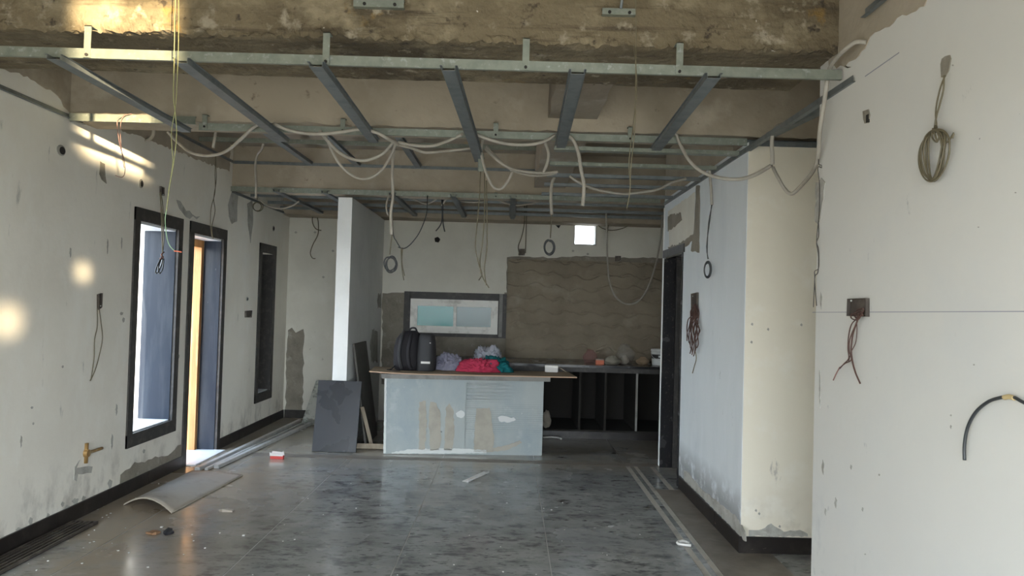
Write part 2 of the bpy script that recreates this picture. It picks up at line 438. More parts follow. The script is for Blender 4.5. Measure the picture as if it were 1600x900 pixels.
# ---- floor
floor = bmesh.new()
box(floor, XL - WT, 3.4, YREAR, YB + 0.2, -0.2, -0.0025)
floor = new_obj('floor', floor, m_grout)
tag(floor, 'dusty dark stone floor of large slabs with a beige inlay border', None, kind='structure')
JX = [-2.48, -1.56, -0.635, 0.285, 1.185]
cols = [XL] + JX
rr = random.Random(3)
Y_END = 7.62
for a, b in zip(cols, cols[1:]):
    ys = [YREAR, 0.9, 4.2, Y_END] if a != XL else [YREAR, 1.6, 4.9, Y_END]
    for p, q in zip(ys, ys[1:]):
        boxo('floor_slab', (a + 0.004, b - 0.004, p + 0.0015, q - 0.0015, -0.03, rr.uniform(-0.0008, 0.0)), m_floor, floor)
for a, b in zip(cols, cols[1:]):
    boxo('floor_slab', (a + 0.002, b - 0.002, Y_END + 0.16, YB, -0.03, 0), m_floor, floor)
for x0, x1, mm in ((1.185, 1.225, m_inlay), (1.225, 1.262, m_floor), (1.262, 1.30, m_inlay)):
    boxo('inlay_strip', (x0, x1, YREAR, Y_END, -0.03, 0.0), mm, floor)
ys = [YREAR, 0.5, 2.4, 4.3, 6.68]
for p, q in zip(ys, ys[1:]):
    boxo('border_slab', (1.302, XR + 0.2, p + 0.002, q - 0.002, -0.03, 0.0), m_border, floor)
boxo('border_slab', (1.302, 1.42, 6.684, Y_END, -0.03, 0.0), m_floor, floor)
boxo('inlay_strip', (1.424, 1.465, 6.684, Y_END, -0.03, 0.0), m_inlay, floor)
boxo('border_slab', (1.469, XR + 0.4, 6.684, Y_END, -0.03, 0.0), m_floor, floor)
boxo('border_slab', (XL, 1.9, Y_END + 0.002, Y_END + 0.158, -0.03, 0.0), m_border, floor)
boxo('floor_slab', (1.19, 3.3, Y_END + 0.16, YB, -0.03, 0), m_floor, floor)
boxo('floor_slab', (XR + 0.2, 3.3, 2.0, 6.68, -0.03, 0), m_floor, floor)

# ---- outside
yard = bmesh.new(); box(yard, -60, 60, -60, 60, -0.5, -0.22)
tag(new_obj('ground', yard, m_yard), 'sunlit paved yard round the house', None, kind='structure')
ter = bmesh.new(); box(ter, -14, 8, -14, YREAR, -0.3, -0.03)
tag(new_obj('terrace', ter, m_yard), 'pale paved terrace in front of the house', None, kind='structure')
par = bmesh.new(); box(par, -4.75, -4.55, 3.0, 16.0, -0.25, 0.86)
tag(new_obj('wall_yard', par, m_render), 'low white boundary wall outside the left window', None, kind='structure')
side = bmesh.new(); box(side, -5.2, XL - WT, 2.0, 16, -0.3, -0.04)
tag(new_obj('path_side', side, m_render), 'pale path along the left side of the house', None, kind='structure')
nb = bmesh.new(); box(nb, -3.2, 3, 13.0, 13.3, -0.3, 1.9)
tag(new_obj('wall_neighbour', nb, m_render), 'white neighbouring wall behind the kitchen window', None, kind='structure')

# ---- left wall
bm = bmesh.new()
wall_grid(bm, 'x', XL - WT, XL, YREAR, YB + 0.2, -0.2, ZS, [(w1a, w1b, w1z0, w1z1), (d1a, d1b, -0.012, d1z1), (w2a, w2b, w2z0, w2z1)])
wall_left = tag(new_obj('wall_left', bm, m_left), 'stained off-white plaster wall with two windows and a door', None, kind='structure')

# ---- back wall with the kitchen window and the vent hole
k0, k1 = bw(640, 490), bw(779, 496)
kz0, kz1 = bw(708, 522).z, bw(708, 467).z
v0, v1 = bw(897, 366), bw(932, 366)
vz0, vz1 = bw(914, 383).z, bw(914, 349).z
bm = bmesh.new()
wall_grid(bm, 'y', YB, YB + 0.25, XL - WT, 3.4, -0.2, ZS, [(k0.x, k1.x, kz0, kz1), (v0.x, v1.x, vz0, vz1)])
wall_back = tag(new_obj('wall_back', bm, m_back), 'grey putty kitchen back wall with bare cement areas', None, kind='structure')

# ---- right side: near wall, recess, blue wall with the dark door opening
XN = XR + 0.0
YN = 3.84                                  # outer corner of the near wall
YC = 5.0                                   # cream face
YE = 7.72                                  # end of the blue wall
bm = bmesh.new(); box(bm, XN, XN + 0.3, 1.75, YN, -0.2, ZS)
wall_near = tag(new_obj('wall_right', bm, m_near), 'white painted wall nearest on the right with hanging wires', None, kind='structure')
D2a, D2b = 6.82, 7.63
D2z = 2.08
bm = bmesh.new()
wall_grid(bm, 'x', XR, XR + 0.22, YC + 0.005, YE, -0.2, 2.665, [(D2a, D2b, -0.012, D2z)])
wall_blue = tag(new_obj('wall_right', bm, m_blue), 'pale blue wall between the cream recess and the dark doorway', None, kind='structure')
bm = bmesh.new(); box(bm, XR + 0.003, 2.9, YC, YC + 0.2, -0.2, 2.66)
# keep the cream face a skin in front of the blue wall's end
wall_cream = tag(new_obj('wall_recess', bm, m_cream), 'cream wall face inside the recess on the right', None, kind='structure')
bm = bmesh.new(); box(bm, 2.9, 3.1, YREAR, YC + 0.2, -0.2, ZS)
tag(new_obj('wall_recess_side', bm, m_cream), 'cream side wall at the end of the recess', None, kind='structure')
bm = bmesh.new(); box(bm, 1.83, 2.9, YN - 0.25, YN - 0.05, -0.2, ZS)
tag(new_obj('wall_recess_front', bm, m_cream), 'cream wall closing the front of the recess', None, kind='structure')
bm = bmesh.new(); box(bm, 3.2, 3.4, YC + 0.2, YB + 0.2, -0.2, ZS)
tag(new_obj('wall_kitchen_side', bm, m_back), 'kitchen side wall beyond the blue wall', None, kind='structure')
bm = bmesh.new(); box(bm, XR + 0.22, 3.2, 6.4, 6.5, -0.2, ZS)
tag(new_obj('wall_store', bm, m_plas), 'dim wall in the room behind the dark doorway', None, kind='structure')
bm = bmesh.new(); box(bm, XR + 0.22, 3.2, 7.74, 7.84, -0.2, ZS)
tag(new_obj('wall_store_far', bm, m_plas), 'dim far wall in the room behind the dark doorway', None, kind='structure')

bm = bmesh.new()
wall_grid(bm, 'y', YREAR - 0.25, YREAR, XL - WT, 3.4, -0.2, ZS, [(XL, 3.4, -0.2, 2.25), (-0.35, 0.95, 2.72, 3.13)])  # unseen header added to dim the upper walls; its gap passes the sun shaft
tag(new_obj('header_sky_block', bm, m_plas), 'unseen header added over the open front to hold back skylight', None, kind='structure')
# ---- partition with the bright end face
pl, pr = UY(524, 450, 8.08).x, UY(546, 450, 8.08).x
bm = bmesh.new(); box(bm, pl, pr, 8.08, YB, -0.012, 2.645)
wall_part = tag(new_obj('wall_partition', bm, m_col), 'white partition wall end standing left of the kitchen island', None, kind='structure')

# ---- ceiling slab and beams
bm = bmesh.new(); box(bm, XL - WT, 3.4, YREAR, YB + 0.25, ZS, ZS + 0.15)
ceiling = tag(new_obj('ceiling', bm, m_slab), 'stripped concrete ceiling slab with beams', None, kind='structure')

def beam(x0, x1, y0, y1, z0, material, jitter=0.012, seed=0, nx=60, ny=8, nz=6):
    """beam with an uneven surface: front, soffit and back faces as displaced grids"""
    bm = bmesh.new()
    def pt(u, v):
        # v runs front top -> front bottom -> back bottom -> back top
        L1, L2 = ZS - z0, y1 - y0
        s = v * (2 * L1 + L2)
        if s <= L1: y, z = y0, ZS - s
        elif s <= L1 + L2: y, z = y0 + (s - L1), z0
        else: y, z = y1, z0 + (s - L1 - L2)
        x = x0 + (x1 - x0) * u
        q = Vector((x * 2.3 + seed * 9, y * 5, z * 5))
        k = noise.fractal(q, 1.0, 2.0, 4) * jitter
        k2 = noise.fractal(q * 4, 1.0, 2.0, 3) * jitter * 0.6
        k3 = noise.fractal(q * 13, 1.0, 2.0, 2) * jitter * 0.5
        edge = math.exp(-((s - L1) / 0.05) ** 2)
        return Vector((x, y - (k * 0.35 + k2 + k3 * edge) * (0.35 + edge) * 0.6, z + (k2 - k * 0.3 + k3 * edge) * (0.35 + edge) * 0.8))
    nv = 2 * nz + ny
    g = [[bm.verts.new(pt(i / nx, j / nv)) for j in range(nv + 1)] for i in range(nx + 1)]
    for i in range(nx):
        for j in range(nv):
            bm.faces.new((g[i][j], g[i][j + 1], g[i + 1][j + 1], g[i + 1][j]))
    bm.faces.new(g[0]); bm.faces.new(g[-1][::-1])
    return new_obj('beam', bm, material, ceiling)

beam(XL, XR, 3.62, 4.28, 2.80, m_conc, 0.026, 1, 380, 26, 18)
beam(XL, 2.9, 5.06, 5.40, 2.715, m_plas, 0.010, 2, 100, 8, 10)
boxo('beam', (XR + 0.002, XR + 0.22, 5.35, YE, 2.667, ZS), m_plas, ceiling)
beam(XL, 3.2, 8.03, 8.30, 2.68, m_plas, 0.008, 3, 90, 6, 8)
beam(XL, 3.2, 9.85, 10.2, 2.64, m_plas, 0.008, 4, 60, 6, 8)
# cross beam running away from the camera
bm = bmesh.new()
for p, q in ((4.25, 5.08), (5.38, 8.04)):
    n = 16
    prev = None
    for i in range(n + 1):
        y = p + (q - p) * i / n
        j = lambda s: noise.noise(Vector((s * 7, y * 4, 2))) * 0.012
        ring = [bm.verts.new(v) for v in ((0.22 + j(1), y, ZS), (0.22 + j(2), y, 2.80 + j(3)), (0.54 + j(4), y, 2.80 + j(5)), (0.54 + j(6), y, ZS))]
        if prev:
            for a in range(3):
                bm.faces.new((prev[a], prev[a + 1], ring[a + 1], ring[a]))
        prev = ring
new_obj('beam', bm, m_slab, ceiling)

# ------------------------------------------------------------------ window and door linings
def opening_lining(name, label, kind_no, a, b, z0, z1, sill=True, jd=None, jm=None):
    jm = jm or m_jamb
    """dark stone surround of an opening in the left wall: flat architrave and deep reveals"""
    t = bpy.data.objects.new(name, None); C.objects.link(t); t['kind'] = 'structure'; t['label'] = label
    aw, pr = 0.075, 0.014
    ah = 0.092
    jx = XL - (jd or 0.285)
    x0, x1 = XL - 0.01, XL + pr
    lo = z0 - ah if sill else -0.012
    boxo('frame_side', (x0, x1, a - aw, a + 0.012, lo, z1 + ah), m_arch, t)
    boxo('frame_side', (x0, x1, b - 0.012, b + aw, lo, z1 + ah), m_arch, t)
    boxo('frame_head', (x0, x1 + 0.001, a - aw, b + aw, z1 - 0.012, z1 + ah), m_arch, t)
    if sill:
        boxo('frame_foot', (x0, x1 + 0.001, a - aw, b + aw, z0 - ah, z0 + 0.012), m_arch, t)
    boxo('jamb_lining', (jx, XL - 0.011, b - 0.02, b - 0.002, z0, z1 - 0.014), jm, t)
    boxo('jamb_lining', (jx, XL - 0.011, a + 0.002, a + 0.02, z0, z1 - 0.014), jm, t)
    return t

w1 = opening_lining('window_1', 'tall unglazed window with black stone surround on the left wall', 1, w1a, w1b, w1z0, w1z1)
boxo('sill', (XL - WT - 0.06, XL - 0.012, w1a + 0.021, w1b - 0.021, w1z0 - 0.01, w1z0 + 0.022), m_marble, w1)
boxo('head_lining', (XL - 0.285, XL - 0.012, w1a + 0.021, w1b - 0.021, w1z1 - 0.03, w1z1 - 0.001), m_marble, w1)
d1 = opening_lining('door_1', 'doorway with black stone surround and open timber leaf on the left wall', 1, d1a, d1b, 0.0, d1z1, False, 0.183)
boxo('head_lining', (XL - WT + 0.02, XL - 0.012, d1a + 0.021, d1b - 0.021, d1z1 - 0.03, d1z1 - 0.001), m_marble, d1)
boxo('threshold', (XL - WT - 0.03, XL + 0.10, d1a + 0.012, d1b - 0.012, -0.012, 0.012), m_marble, d1)
# timber frame set into the reveal and the leaf swung outwards
xo = XL - 0.185
bm = bmesh.new()
box(bm, xo - 0.09, xo, d1b - 0.075, d1b - 0.0205, 0.013, d1z1 - 0.032)
box(bm, xo - 0.089, xo - 0.001, d1a + 0.021, d1a + 0.060, 0.013, d1z1 - 0.032)
box(bm, xo - 0.088, xo - 0.002, d1a + 0.022, d1b - 0.022, d1z1 - 0.105, d1z1 - 0.033)
new_obj('timber_frame', bm, m_wood, d1)
leaf = bmesh.new()
lx0, lx1, ly = xo - 0.82, xo - 0.092, d1b - 0.075
box(leaf, lx0, lx1, ly, ly + 0.035, 0.03, d1z1 - 0.12)
leaf = new_obj('door_leaf', leaf, m_wood, d1)
for (p, q, r_, s_) in ((lx0 + 0.12, lx1 - 0.10, 0.18, 0.95), (lx0 + 0.12, lx1 - 0.10, 1.08, d1z1 - 0.25)):
    bm = bmesh.new()
    for bx in ((p, q, r_, r_ + 0.03), (p, q, s_ - 0.03, s_), (p, p + 0.03, r_, s_), (q - 0.03, q, r_, s_)):
        box(bm, bx[0], bx[1], ly - 0.012, ly, bx[2], bx[3])
    new_obj('panel_moulding', bm, m_wood, leaf)
w2 = opening_lining('window_2', 'narrow unglazed window with black stone surround near the back corner', 2, w2a, w2b, w2z0, w2z1, jm=m_arch)
boxo('sill', (XL - WT - 0.04, XL - 0.012, w2a + 0.021, w2b - 0.021, w2z0 - 0.01, w2z0 + 0.022), m_marble, w2)
# white strip and dark board that close the narrow window
boxo('white_post', (XL - 0.215, XL - 0.150, w2b - 0.085, w2b - 0.0205, w2z0 + 0.0225, w2z1 - 0.10), m_upvc, w2)
boxo('dark_board', (XL - 0.26, XL - 0.225, w2a + 0.021, w2b - 0.0205, w2z0 + 0.0225, w2z1 - 0.015), m_bag, w2)

# kitchen window
t = bpy.data.objects.new('window_3', None); C.objects.link(t); t['kind'] = 'structure'
t['label'] = 'white two-pane sliding window in a dark stone surround over the counter'
a, b = k0.x, k1.x
so = UY(631, 492, YB).x, UY(791, 492, YB).x
sz = UY(700, 526, YB).z, UY(700, 457, YB).z
yf = YB - 0.02
boxo('surround_side', (so[0], a + 0.01, yf, YB + 0.06, sz[0], sz[1]), m_arch, t)
boxo('surround_side', (b - 0.01, so[1], yf, YB + 0.06, sz[0], sz[1]), m_arch, t)
boxo('surround_gloss', (b + 0.004, b + 0.05, yf - 0.006, yf - 0.0005, kz0 - 0.02, sz[1]), m_ledge, t)  # lighter grey strip: gloss on the right surround, put into the colour
boxo('surround_head', (a, b, yf, YB + 0.06, kz1 - 0.01, sz[1]), m_arch, t)
boxo('surround_foot', (a, b, yf, YB + 0.06, sz[0], kz0 + 0.01), m_arch, t)
fw = 0.062
y0 = YB - 0.012
bm = bmesh.new()
box(bm, a, b, y0, y0 + 0.08, kz0, kz0 + fw); box(bm, a, b, y0, y0 + 0.08, kz1 - fw, kz1)
box(bm, a, a + fw, y0, y0 + 0.08, kz0 + fw, kz1 - fw); box(bm, b - fw, b, y0, y0 + 0.08, kz0 + fw, kz1 - fw)
fr = new_obj('outer_frame', bm, m_upvc, t)
mid = (a + b) / 2
for (p, q, yy, gm) in ((a + fw, mid + 0.03, y0 + 0.012, m_glass), (mid - 0.01, b - fw, y0 + 0.042, m_glass2)):
    bm = bmesh.new(); sw = 0.040
    box(bm, p, q, yy, yy + 0.026, kz0 + fw, kz0 + fw + sw); box(bm, p, q, yy, yy + 0.026, kz1 - fw - sw, kz1 - fw)
    box(bm, p, p + sw, yy, yy + 0.026, kz0 + fw + sw, kz1 - fw - sw); box(bm, q - sw, q, yy, yy + 0.026, kz0 + fw + sw, kz1 - fw - sw)
    sash = new_obj('sash', bm, m_upvc, t)
    boxo('pane', (p + sw, q - sw, yy + 0.010, yy + 0.014, kz0 + fw + sw, kz1 - fw - sw), gm, sash)
# vent hole lining
t = bpy.data.objects.new('window_4', None); C.objects.link(t); t['kind'] = 'structure'
t['label'] = 'small square vent opening full of daylight high on the back wall'
bm = bmesh.new()
for bx in ((v0.x, v0.x + 0.012, vz0, vz1), (v1.x - 0.012, v1.x, vz0, vz1), (v0.x, v1.x, vz1 - 0.012, vz1), (v0.x, v1.x, vz0, vz0 + 0.012)):
    box(bm, bx[0], bx[1], YB - 0.006, YB + 0.24, bx[2], bx[3])
new_obj('lining', bm, m_grey, t)

# dark doorway on the right
t = bpy.data.objects.new('door_2', None); C.objects.link(t); t['kind'] = 'structure'
t['label'] = 'dark stone lined doorway at the far end of the blue wall'
boxo('jamb_lining', (XR - 0.012, XR + 0.105, D2b - 0.025, D2b - 0.001, 0, D2z), m_gran, t)
boxo('jamb_lining', (XR + 0.109, XR + 0.23, D2b - 0.030, D2b - 0.001, 0, D2z), m_arch, t)
boxo('jamb_lining', (XR - 0.012, XR + 0.23, D2a + 0.001, D2a + 0.025, 0, D2z), m_gran, t)
boxo('head_lining', (XR - 0.013, XR + 0.23, D2a + 0.025, D2b - 0.03, D2z - 0.025, D2z - 0.001), m_gran, t)
boxo('frame_head', (XR - 0.014, XR - 0.001, D2a - 0.05, D2b + 0.06, D2z - 0.01, D2z + 0.065), m_arch, t)
bm = bmesh.new(); box(bm, XR + 0.19, XR + 0.225, D2a + 0.03, D2b - 0.04, 0.01, D2z - 0.03)
new_obj('door_leaf', bm, m_gboard, t)
boxo('trim_1', (XR - 0.006, XR + 0.15, YE - 0.035, YE + 0.012, 0, 2.58), m_col)
tag(bpy.data.objects['trim_1'], 'pale plaster edge at the far end of the blue wall', None, kind='structure')

# skirting: each tile its own piece
def skirting(name, label, axis, c, sgn, a0, a1, h, n, gaps=()):
    t = bpy.data.objects.new(name, None); C.objects.link(t); t['kind'] = 'structure'; t['label'] = label
    L = (a1 - a0) / n
    for i in range(n):
        p, q = a0 + i * L + 0.0015, a0 + (i + 1) * L - 0.0015
        lo, hi = sorted((c, c + sgn * (0.013 + 0.001 * (i % 2))))
        bx = (lo, hi, p, q, 0.0, h) if axis == 'x' else (p, q, lo, hi, 0.0, h)
        boxo('skirting_tile', bx, m_base, t)
    return t
skirting('baseboard_left', 'black skirting tiles along the left wall up to the doorway', 'x', XL, 1, 0.6, d1a - 0.076, 0.105, 10)
skirting('baseboard_left', 'black skirting tiles along the left wall past the doorway', 'x', XL, 1, d1b + 0.076, YB, 0.105, 4)
skirting('baseboard_back', 'black skirting tiles on the back wall left of the partition', 'y', YB, -1, XL + 0.02, pl, 0.105, 2)
skirting('baseboard_right', 'black skirting tiles along the blue wall', 'x', XR, -1, YC - 0.014, D2a - 0.05, 0.105, 3)
skirting('baseboard_recess', 'black skirting tiles below the cream wall face', 'y', YC, -1, XR - 0.013, 2.6, 0.105, 2)

# ------------------------------------------------------------------ stripped areas and marks on the walls
def lpatch(pts, material, seed, amp=0.016, step=0.06, name='bare_patch', thick=0.004):
    return patch(name, [lw(*p) for p in pts], (1, 0, 0), material, wall_left, step, amp, seed, thick)
def rpatch(pts, material, seed, wall, amp=0.012, step=0.05, name='bare_patch', thick=0.004):
    return patch(name, [rw(*p) for p in pts], (-1, 0, 0), material, wall, step, amp, seed, thick)
def bpatch(pts, material, seed, amp=0.012, step=0.06, name='bare_patch', thick=0.004):
    return patch(name, [bw(*p) for p in pts], (0, -1, 0), material, wall_back, step, amp, seed, thick)

# bare concrete band above the torn edge of the left plaster
top = [UX(px, py, XL) for px, py in ((-60, 80), (0, 107), (30, 114), (60, 132), (90, 150), (104, 172), (128, 188), (160, 192), (240, 222), (300, 246), (358, 268))]
band = top + [Vector((XL, top[-1].y, ZS)), Vector((XL, top[0].y, ZS))]
patch('bare_band', band, (1, 0, 0), m_plas, wall_left, 0.035, 0.011, 5)
lpatch([(262, 712), (288, 690), (286, 727), (240, 742), (186, 766), (188, 742), (210, 722)], m_patch, 11, 0.02, name='scraped_patch')
lpatch([(362, 300), (372, 296), (370, 346), (362, 350), (357, 338), (356, 320)], m_grey, 12, 0.012)
lpatch([(386, 318), (394, 312), (395, 350), (391, 380), (387, 352)], m_grey, 13, 0.012)
lpatch([(275, 312), (286, 322), (300, 335), (312, 338), (296, 342), (280, 326)], m_grey, 15, 0.02, 0.06)
lpatch([(156, 252), (163, 256), (164, 275), (166, 287), (162, 284), (158, 280), (155, 272)], m_patch, 16, 0.01, 0.03)
lpatch([(119, 731), (144, 729), (142, 739), (121, 741), (119, 752), (115, 750), (116, 730), (124, 718)], m_grey, 17, 0.006, 0.05, name='pipe_chase')
for i, (px, py, sx, sy) in enumerate(((105, 795, 8, 9), (118, 783, 10, 7), (131, 780, 6, 8), (75, 808, 5, 9), (48, 815, 6, 10), (30, 828, 10, 6), (172, 756, 7, 10),
                                      (98, 788, 5, 6), (193, 500, 4, 6), (190, 490, 5, 4), (50, 637, 4, 3), (52, 662, 3, 3), (98, 573, 3, 3), (110, 395, 3, 12), (190, 380, 2, 14), (168, 385, 2, 18),
                                      (175, 690, 3, 18), (182, 640, 3, 14), (33, 690, 3, 14), (225, 705, 4, 5), (270, 640, 2, 5), (279, 557, 3, 5))):
    sx, sy = sx * 0.6, sy * 0.7
    lpatch([(px - sx, py), (px - sx * .3, py - sy), (px + sx * .8, py - sy * .7), (px + sx * .5, py + sy * .6), (px - sx * .4, py + sy)], m_grey, 40 + i, 0.003, 0.012, 'scuff', 0.0015)
# back wall
bpatch([(598, 458), (634, 457), (634, 600), (596, 600)], m_patch, 21, 0.010, name='bare_cement')
bpatch([(633, 524), (790, 524), (790, 600), (633, 600)], m_patch, 19, 0.002, name='bare_cement')
bpatch([(788, 457), (792, 457), (792, 402), (820, 401), (870, 403), (900, 400), (960, 402), (1050, 403), (1060, 600), (788, 600)], m_patch, 20, 0.010, name='bare_cement')
bpatch([(450, 516), (456, 512), (462, 520), (474, 514), (475, 535), (474, 560), (474, 590), (472, 650), (446, 652), (447, 590)], m_patch, 22, 0.012)
bpatch([(590, 325), (640, 332), (720, 338), (760, 342), (800, 344), (850, 346), (880, 346), (882, 342), (940, 343), (990, 347), (1060, 352), (1060, 290), (590, 290)], m_plas, 23, 0.010, name='bare_band')
bpatch([(868, 352), (876, 352), (873, 357)], m_dark, 24, 0.004, name='hole')
bpatch([(679, 372), (684, 370), (688, 374), (685, 379), (680, 378)], m_dark, 25, 0.003, 0.02, name='hole')
for i, (px, py) in enumerate(((492, 363), (462, 363), (520, 392), (505, 433), (918, 397), (895, 392), (537, 500))):
    bpatch([(px - 2, py), (px, py - 2), (px + 3, py), (px, py + 2)], m_grey, 60 + i, 0.003, 0.02, 'scuff', 0.002)
# grey patches on the partition's kitchen side
for i, (px, py, sx, sy) in enumerate(((584, 540, 6, 26), (592, 470, 3, 12))):
    P = [UX(px + a_, py + b_, pr) for a_, b_ in ((-sx, 0), (-sx * .4, -sy), (sx, -sy * .8), (sx, sy), (-sx * .6, sy))]
    patch('scuff', P, (1, 0, 0), m_grey, wall_part, 0.05, 0.02, 70 + i, 0.002)
# near right wall
patch('bare_band', [UX(px, py, XN) for px, py in ((1330, 105), (1322, 102), (1342, 88), (1352, 76), (1360, 58), (1375, 48), (1390, 42), (1402, 28), (1425, 20), (1445, 10), (1452, -8), (1500, -60), (1290, -60), (1296, 104))],
      (-1, 0, 0), m_plas, wall_near, 0.03, 0.008, 31)
rpatch([(1276, 285), (1284, 278), (1290, 285), (1288, 310), (1284, 330), (1279, 350), (1274, 346)], m_grey, 32, wall_near, 0.012, 0.03)
rpatch([(1473, 92), (1478, 88), (1485, 86), (1487, 92), (1484, 110), (1478, 120), (1472, 121), (1471, 100)], m_patch, 33, wall_near, 0.004, 0.02, 'hole')
rpatch([(1349, 174), (1358, 171), (1360, 180), (1358, 192), (1352, 193), (1350, 186)], m_patch, 34, wall_near, 0.004, 0.02, 'hole')
rpatch([(1355, 180), (1359, 178), (1359, 191), (1355, 192)], m_dark, 35, wall_near, 0.002, 0.02, 'hole', 0.006)
for i, (px, py, sx, sy) in enumerate(((1486, 649, 1.4, 1.6), (1486, 667, 1.2, 3), (1522, 570, 1.4, 1.4), (1489, 102, 1.6, 1.2), (1348, 796, 1.4, 3.5), (1330, 730, 1.5, 4), (1374, 742, 1.4, 1.8), (1352, 866, 1.4, 1.2), (1529, 355, 1.2, 1), (1587, 301, 1.4, 1),
                                      (1306, 786, 2, 9), (1290, 800, 1.5, 6), (1281, 608, 1, 30), (1283, 470, 1.5, 14), (1286, 730, 2, 12))):
    rpatch([(px - sx, py), (px - sx * .2, py - sy), (px + sx, py - sy * .4), (px + sx * .3, py + sy), (px - sx * .6, py + sy * .5)], m_grey, 80 + i, wall_near, 0.004, 0.012, 'scuff', 0.0015)
# pencilled level line
q0, q1 = UX(1270, 488.5, XN), UX(1700, 487, XN)
bm = bmesh.new(); prism(bm, [q0, q1, q1 + Vector((0, 0, 0.003)), q0 + Vector((0, 0, 0.003))], (-0.0015, 0, 0))
new_obj('level_line', bm, m_pencil, wall_near)
q0, q1 = UX(1352, 120, XN), UX(1405, 83, XN)
bm = bmesh.new(); prism(bm, [q0, q1, q1 + Vector((0, 0, 0.004)), q0 + Vector((0, 0, 0.004))], (-0.0015, 0, 0))
new_obj('pencil_mark', bm, m_pencil, wall_near)
# blue wall above the doorway
rpatch([(1044, 338), (1064, 332), (1066, 344), (1044, 362)], m_patch, 36, wall_blue, 0.012)
rpatch([(1088, 290), (1094, 290), (1093, 395), (1080, 392), (1082, 376), (1070, 386), (1046, 392), (1044, 386), (1064, 380), (1084, 366), (1086, 340)], m_patch, 37, wall_blue, 0.012)
rpatch([(1044, 330), (1086, 300), (1084, 368), (1062, 382), (1046, 386)], m_back, 39, wall_blue, 0.008, 0.06, 'putty_patch', 0.002)
rpatch([(1069, 735), (1076, 738), (1096, 764), (1130, 790), (1150, 806), (1164, 830), (1166, 846), (1120, 800), (1069, 750)], m_grey, 38, wall_blue, 0.010, 0.03)
# cream face foot
P = [UY(px, py, YC) for px, py in ((1170, 828), (1190, 827), (1205, 818), (1225, 831), (1250, 828), (1262, 834), (1262, 838), (1170, 838))]
patch('scuff', P, (0, -1, 0), m_grey, wall_cream, 0.02, 0.006, 99, 0.003)
for i, (px, py) in enumerate(((1181, 798), (1186, 803), (1218, 823), (1175, 507), (1252, 508), (1200, 515), (1174, 535))):
    P = [UY(px + a_, py + b_, YC) for a_, b_ in ((-2, 0), (0, -3), (2, -1), (1, 2))]
    patch('scuff', P, (0, -1, 0), m_grey, wall_cream, 0.02, 0.002, 120 + i, 0.002)

# combed cement on the kitchen splashback: wavy trowel ridges
b0, b1 = bw(794, 404), bw(1050, 404)
zb0, zb1 = 0.86, b0.z - 0.005
bm = bmesh.new()
nx, nz = 170, 170
G = []
for i in range(nx + 1):
    col = []
    for j in range(nz + 1):
        x = b0.x + (b1.x - b0.x) * i / nx
        z = zb0 + (zb1 - zb0) * j / nz
        n1 = noise.noise(Vector((x * 1.6, z * 2.2, 1.0)))
        ph = z / 0.165 + 0.17 * math.sin(2 * math.pi * x / 0.33 + 2.6 * n1 + 1.1 * math.floor(z / 0.165)) + 0.35 * n1
        fr_ = ph - math.floor(ph)
        h = 0.040 * (fr_ ** 2.2) - (0.016 if fr_ < 0.13 else 0.0) + 0.0025 * noise.noise(Vector((x * 9, z * 9, 3)))
        fade = 0.5 + 0.5 * noise.noise(Vector((x * 1.1, z * 1.4, 8)))
        col.append(bm.verts.new((x, YB - 0.026 - h * (0.45 + 0.75 * fade), z)))
    G.append(col)
for i in range(nx):
    for j in range(nz):
        f = bm.faces.new((G[i][j], G[i + 1][j], G[i + 1][j + 1], G[i][j + 1])); f.smooth = True
new_obj('combed_splashback', bm, m_wavy, wall_back)

# ------------------------------------------------------------------ suspended steel ceiling frame
frame = thing('ceiling_frame', 'galvanised steel grid hung under the concrete beams across the room', 'ceiling frame', (-0.6, 3.55, ZF))
def on_z(px, py, z): return UZ(px, py, z)
UP = Vector((0, 0, 1))
def seg(name, prof, p0, p1, material=m_zinc, up=UP):
    bm = bmesh.new(); profile(bm, prof, p0, p1, up)
    return new_obj(name, bm, material, frame)

CH = c_prof(0.018, 0.042)
# transverse main channels (web towards the camera): along +x the profile's side axis points to -y
def channel(x0, x1, y0, y1, z, h=0.042):
    return seg('main_channel', c_prof(0.018, h), (x1, y1, z), (x0, y0, z))
yA = on_z(740, 108, ZF).y
channel(XL + 0.02, XR - 0.01, yA + 0.0, yA + 0.0, ZF, 0.046)
yBm = on_z(740, 215, ZF).y
channel(-2.08, XR - 0.0, yBm, yBm, ZF, 0.046)
lp = on_z(245, 189, ZF)
channel(XL + 0.02, -2.10, 5.02, 5.02, 2.685, 0.050)
yCm = on_z(700, 308, 2.66).y
channel(XL + 0.02, XR - 0.0, yCm, yCm, 2.66, 0.050)
# furring sections of the near bay
near_x = [on_z(62, 72, ZF).x, on_z(272, 82, ZF).x, on_z(493, 95, ZF).x, on_z(702, 106, ZF).x, on_z(901, 114, ZF).x, on_z(1110, 120, ZF).x]
far_x = [on_z(275, 192, ZF).x, on_z(432, 207, ZF).x, on_z(580, 212, ZF).x, on_z(748, 245, ZF).x, on_z(878, 222, ZF).x, on_z(1032, 224, ZF).x]
far_y = [5.0, 5.22, 5.16, 5.75, 5.3, 5.3]
for x0, x1, y1 in zip(near_x, far_x, far_y):
    seg('furring_section', u_prof(0.062, 0.024), (x0, yA - 0.05, ZF - 0.026), (x1, y1, ZF - 0.026), m_zincd)
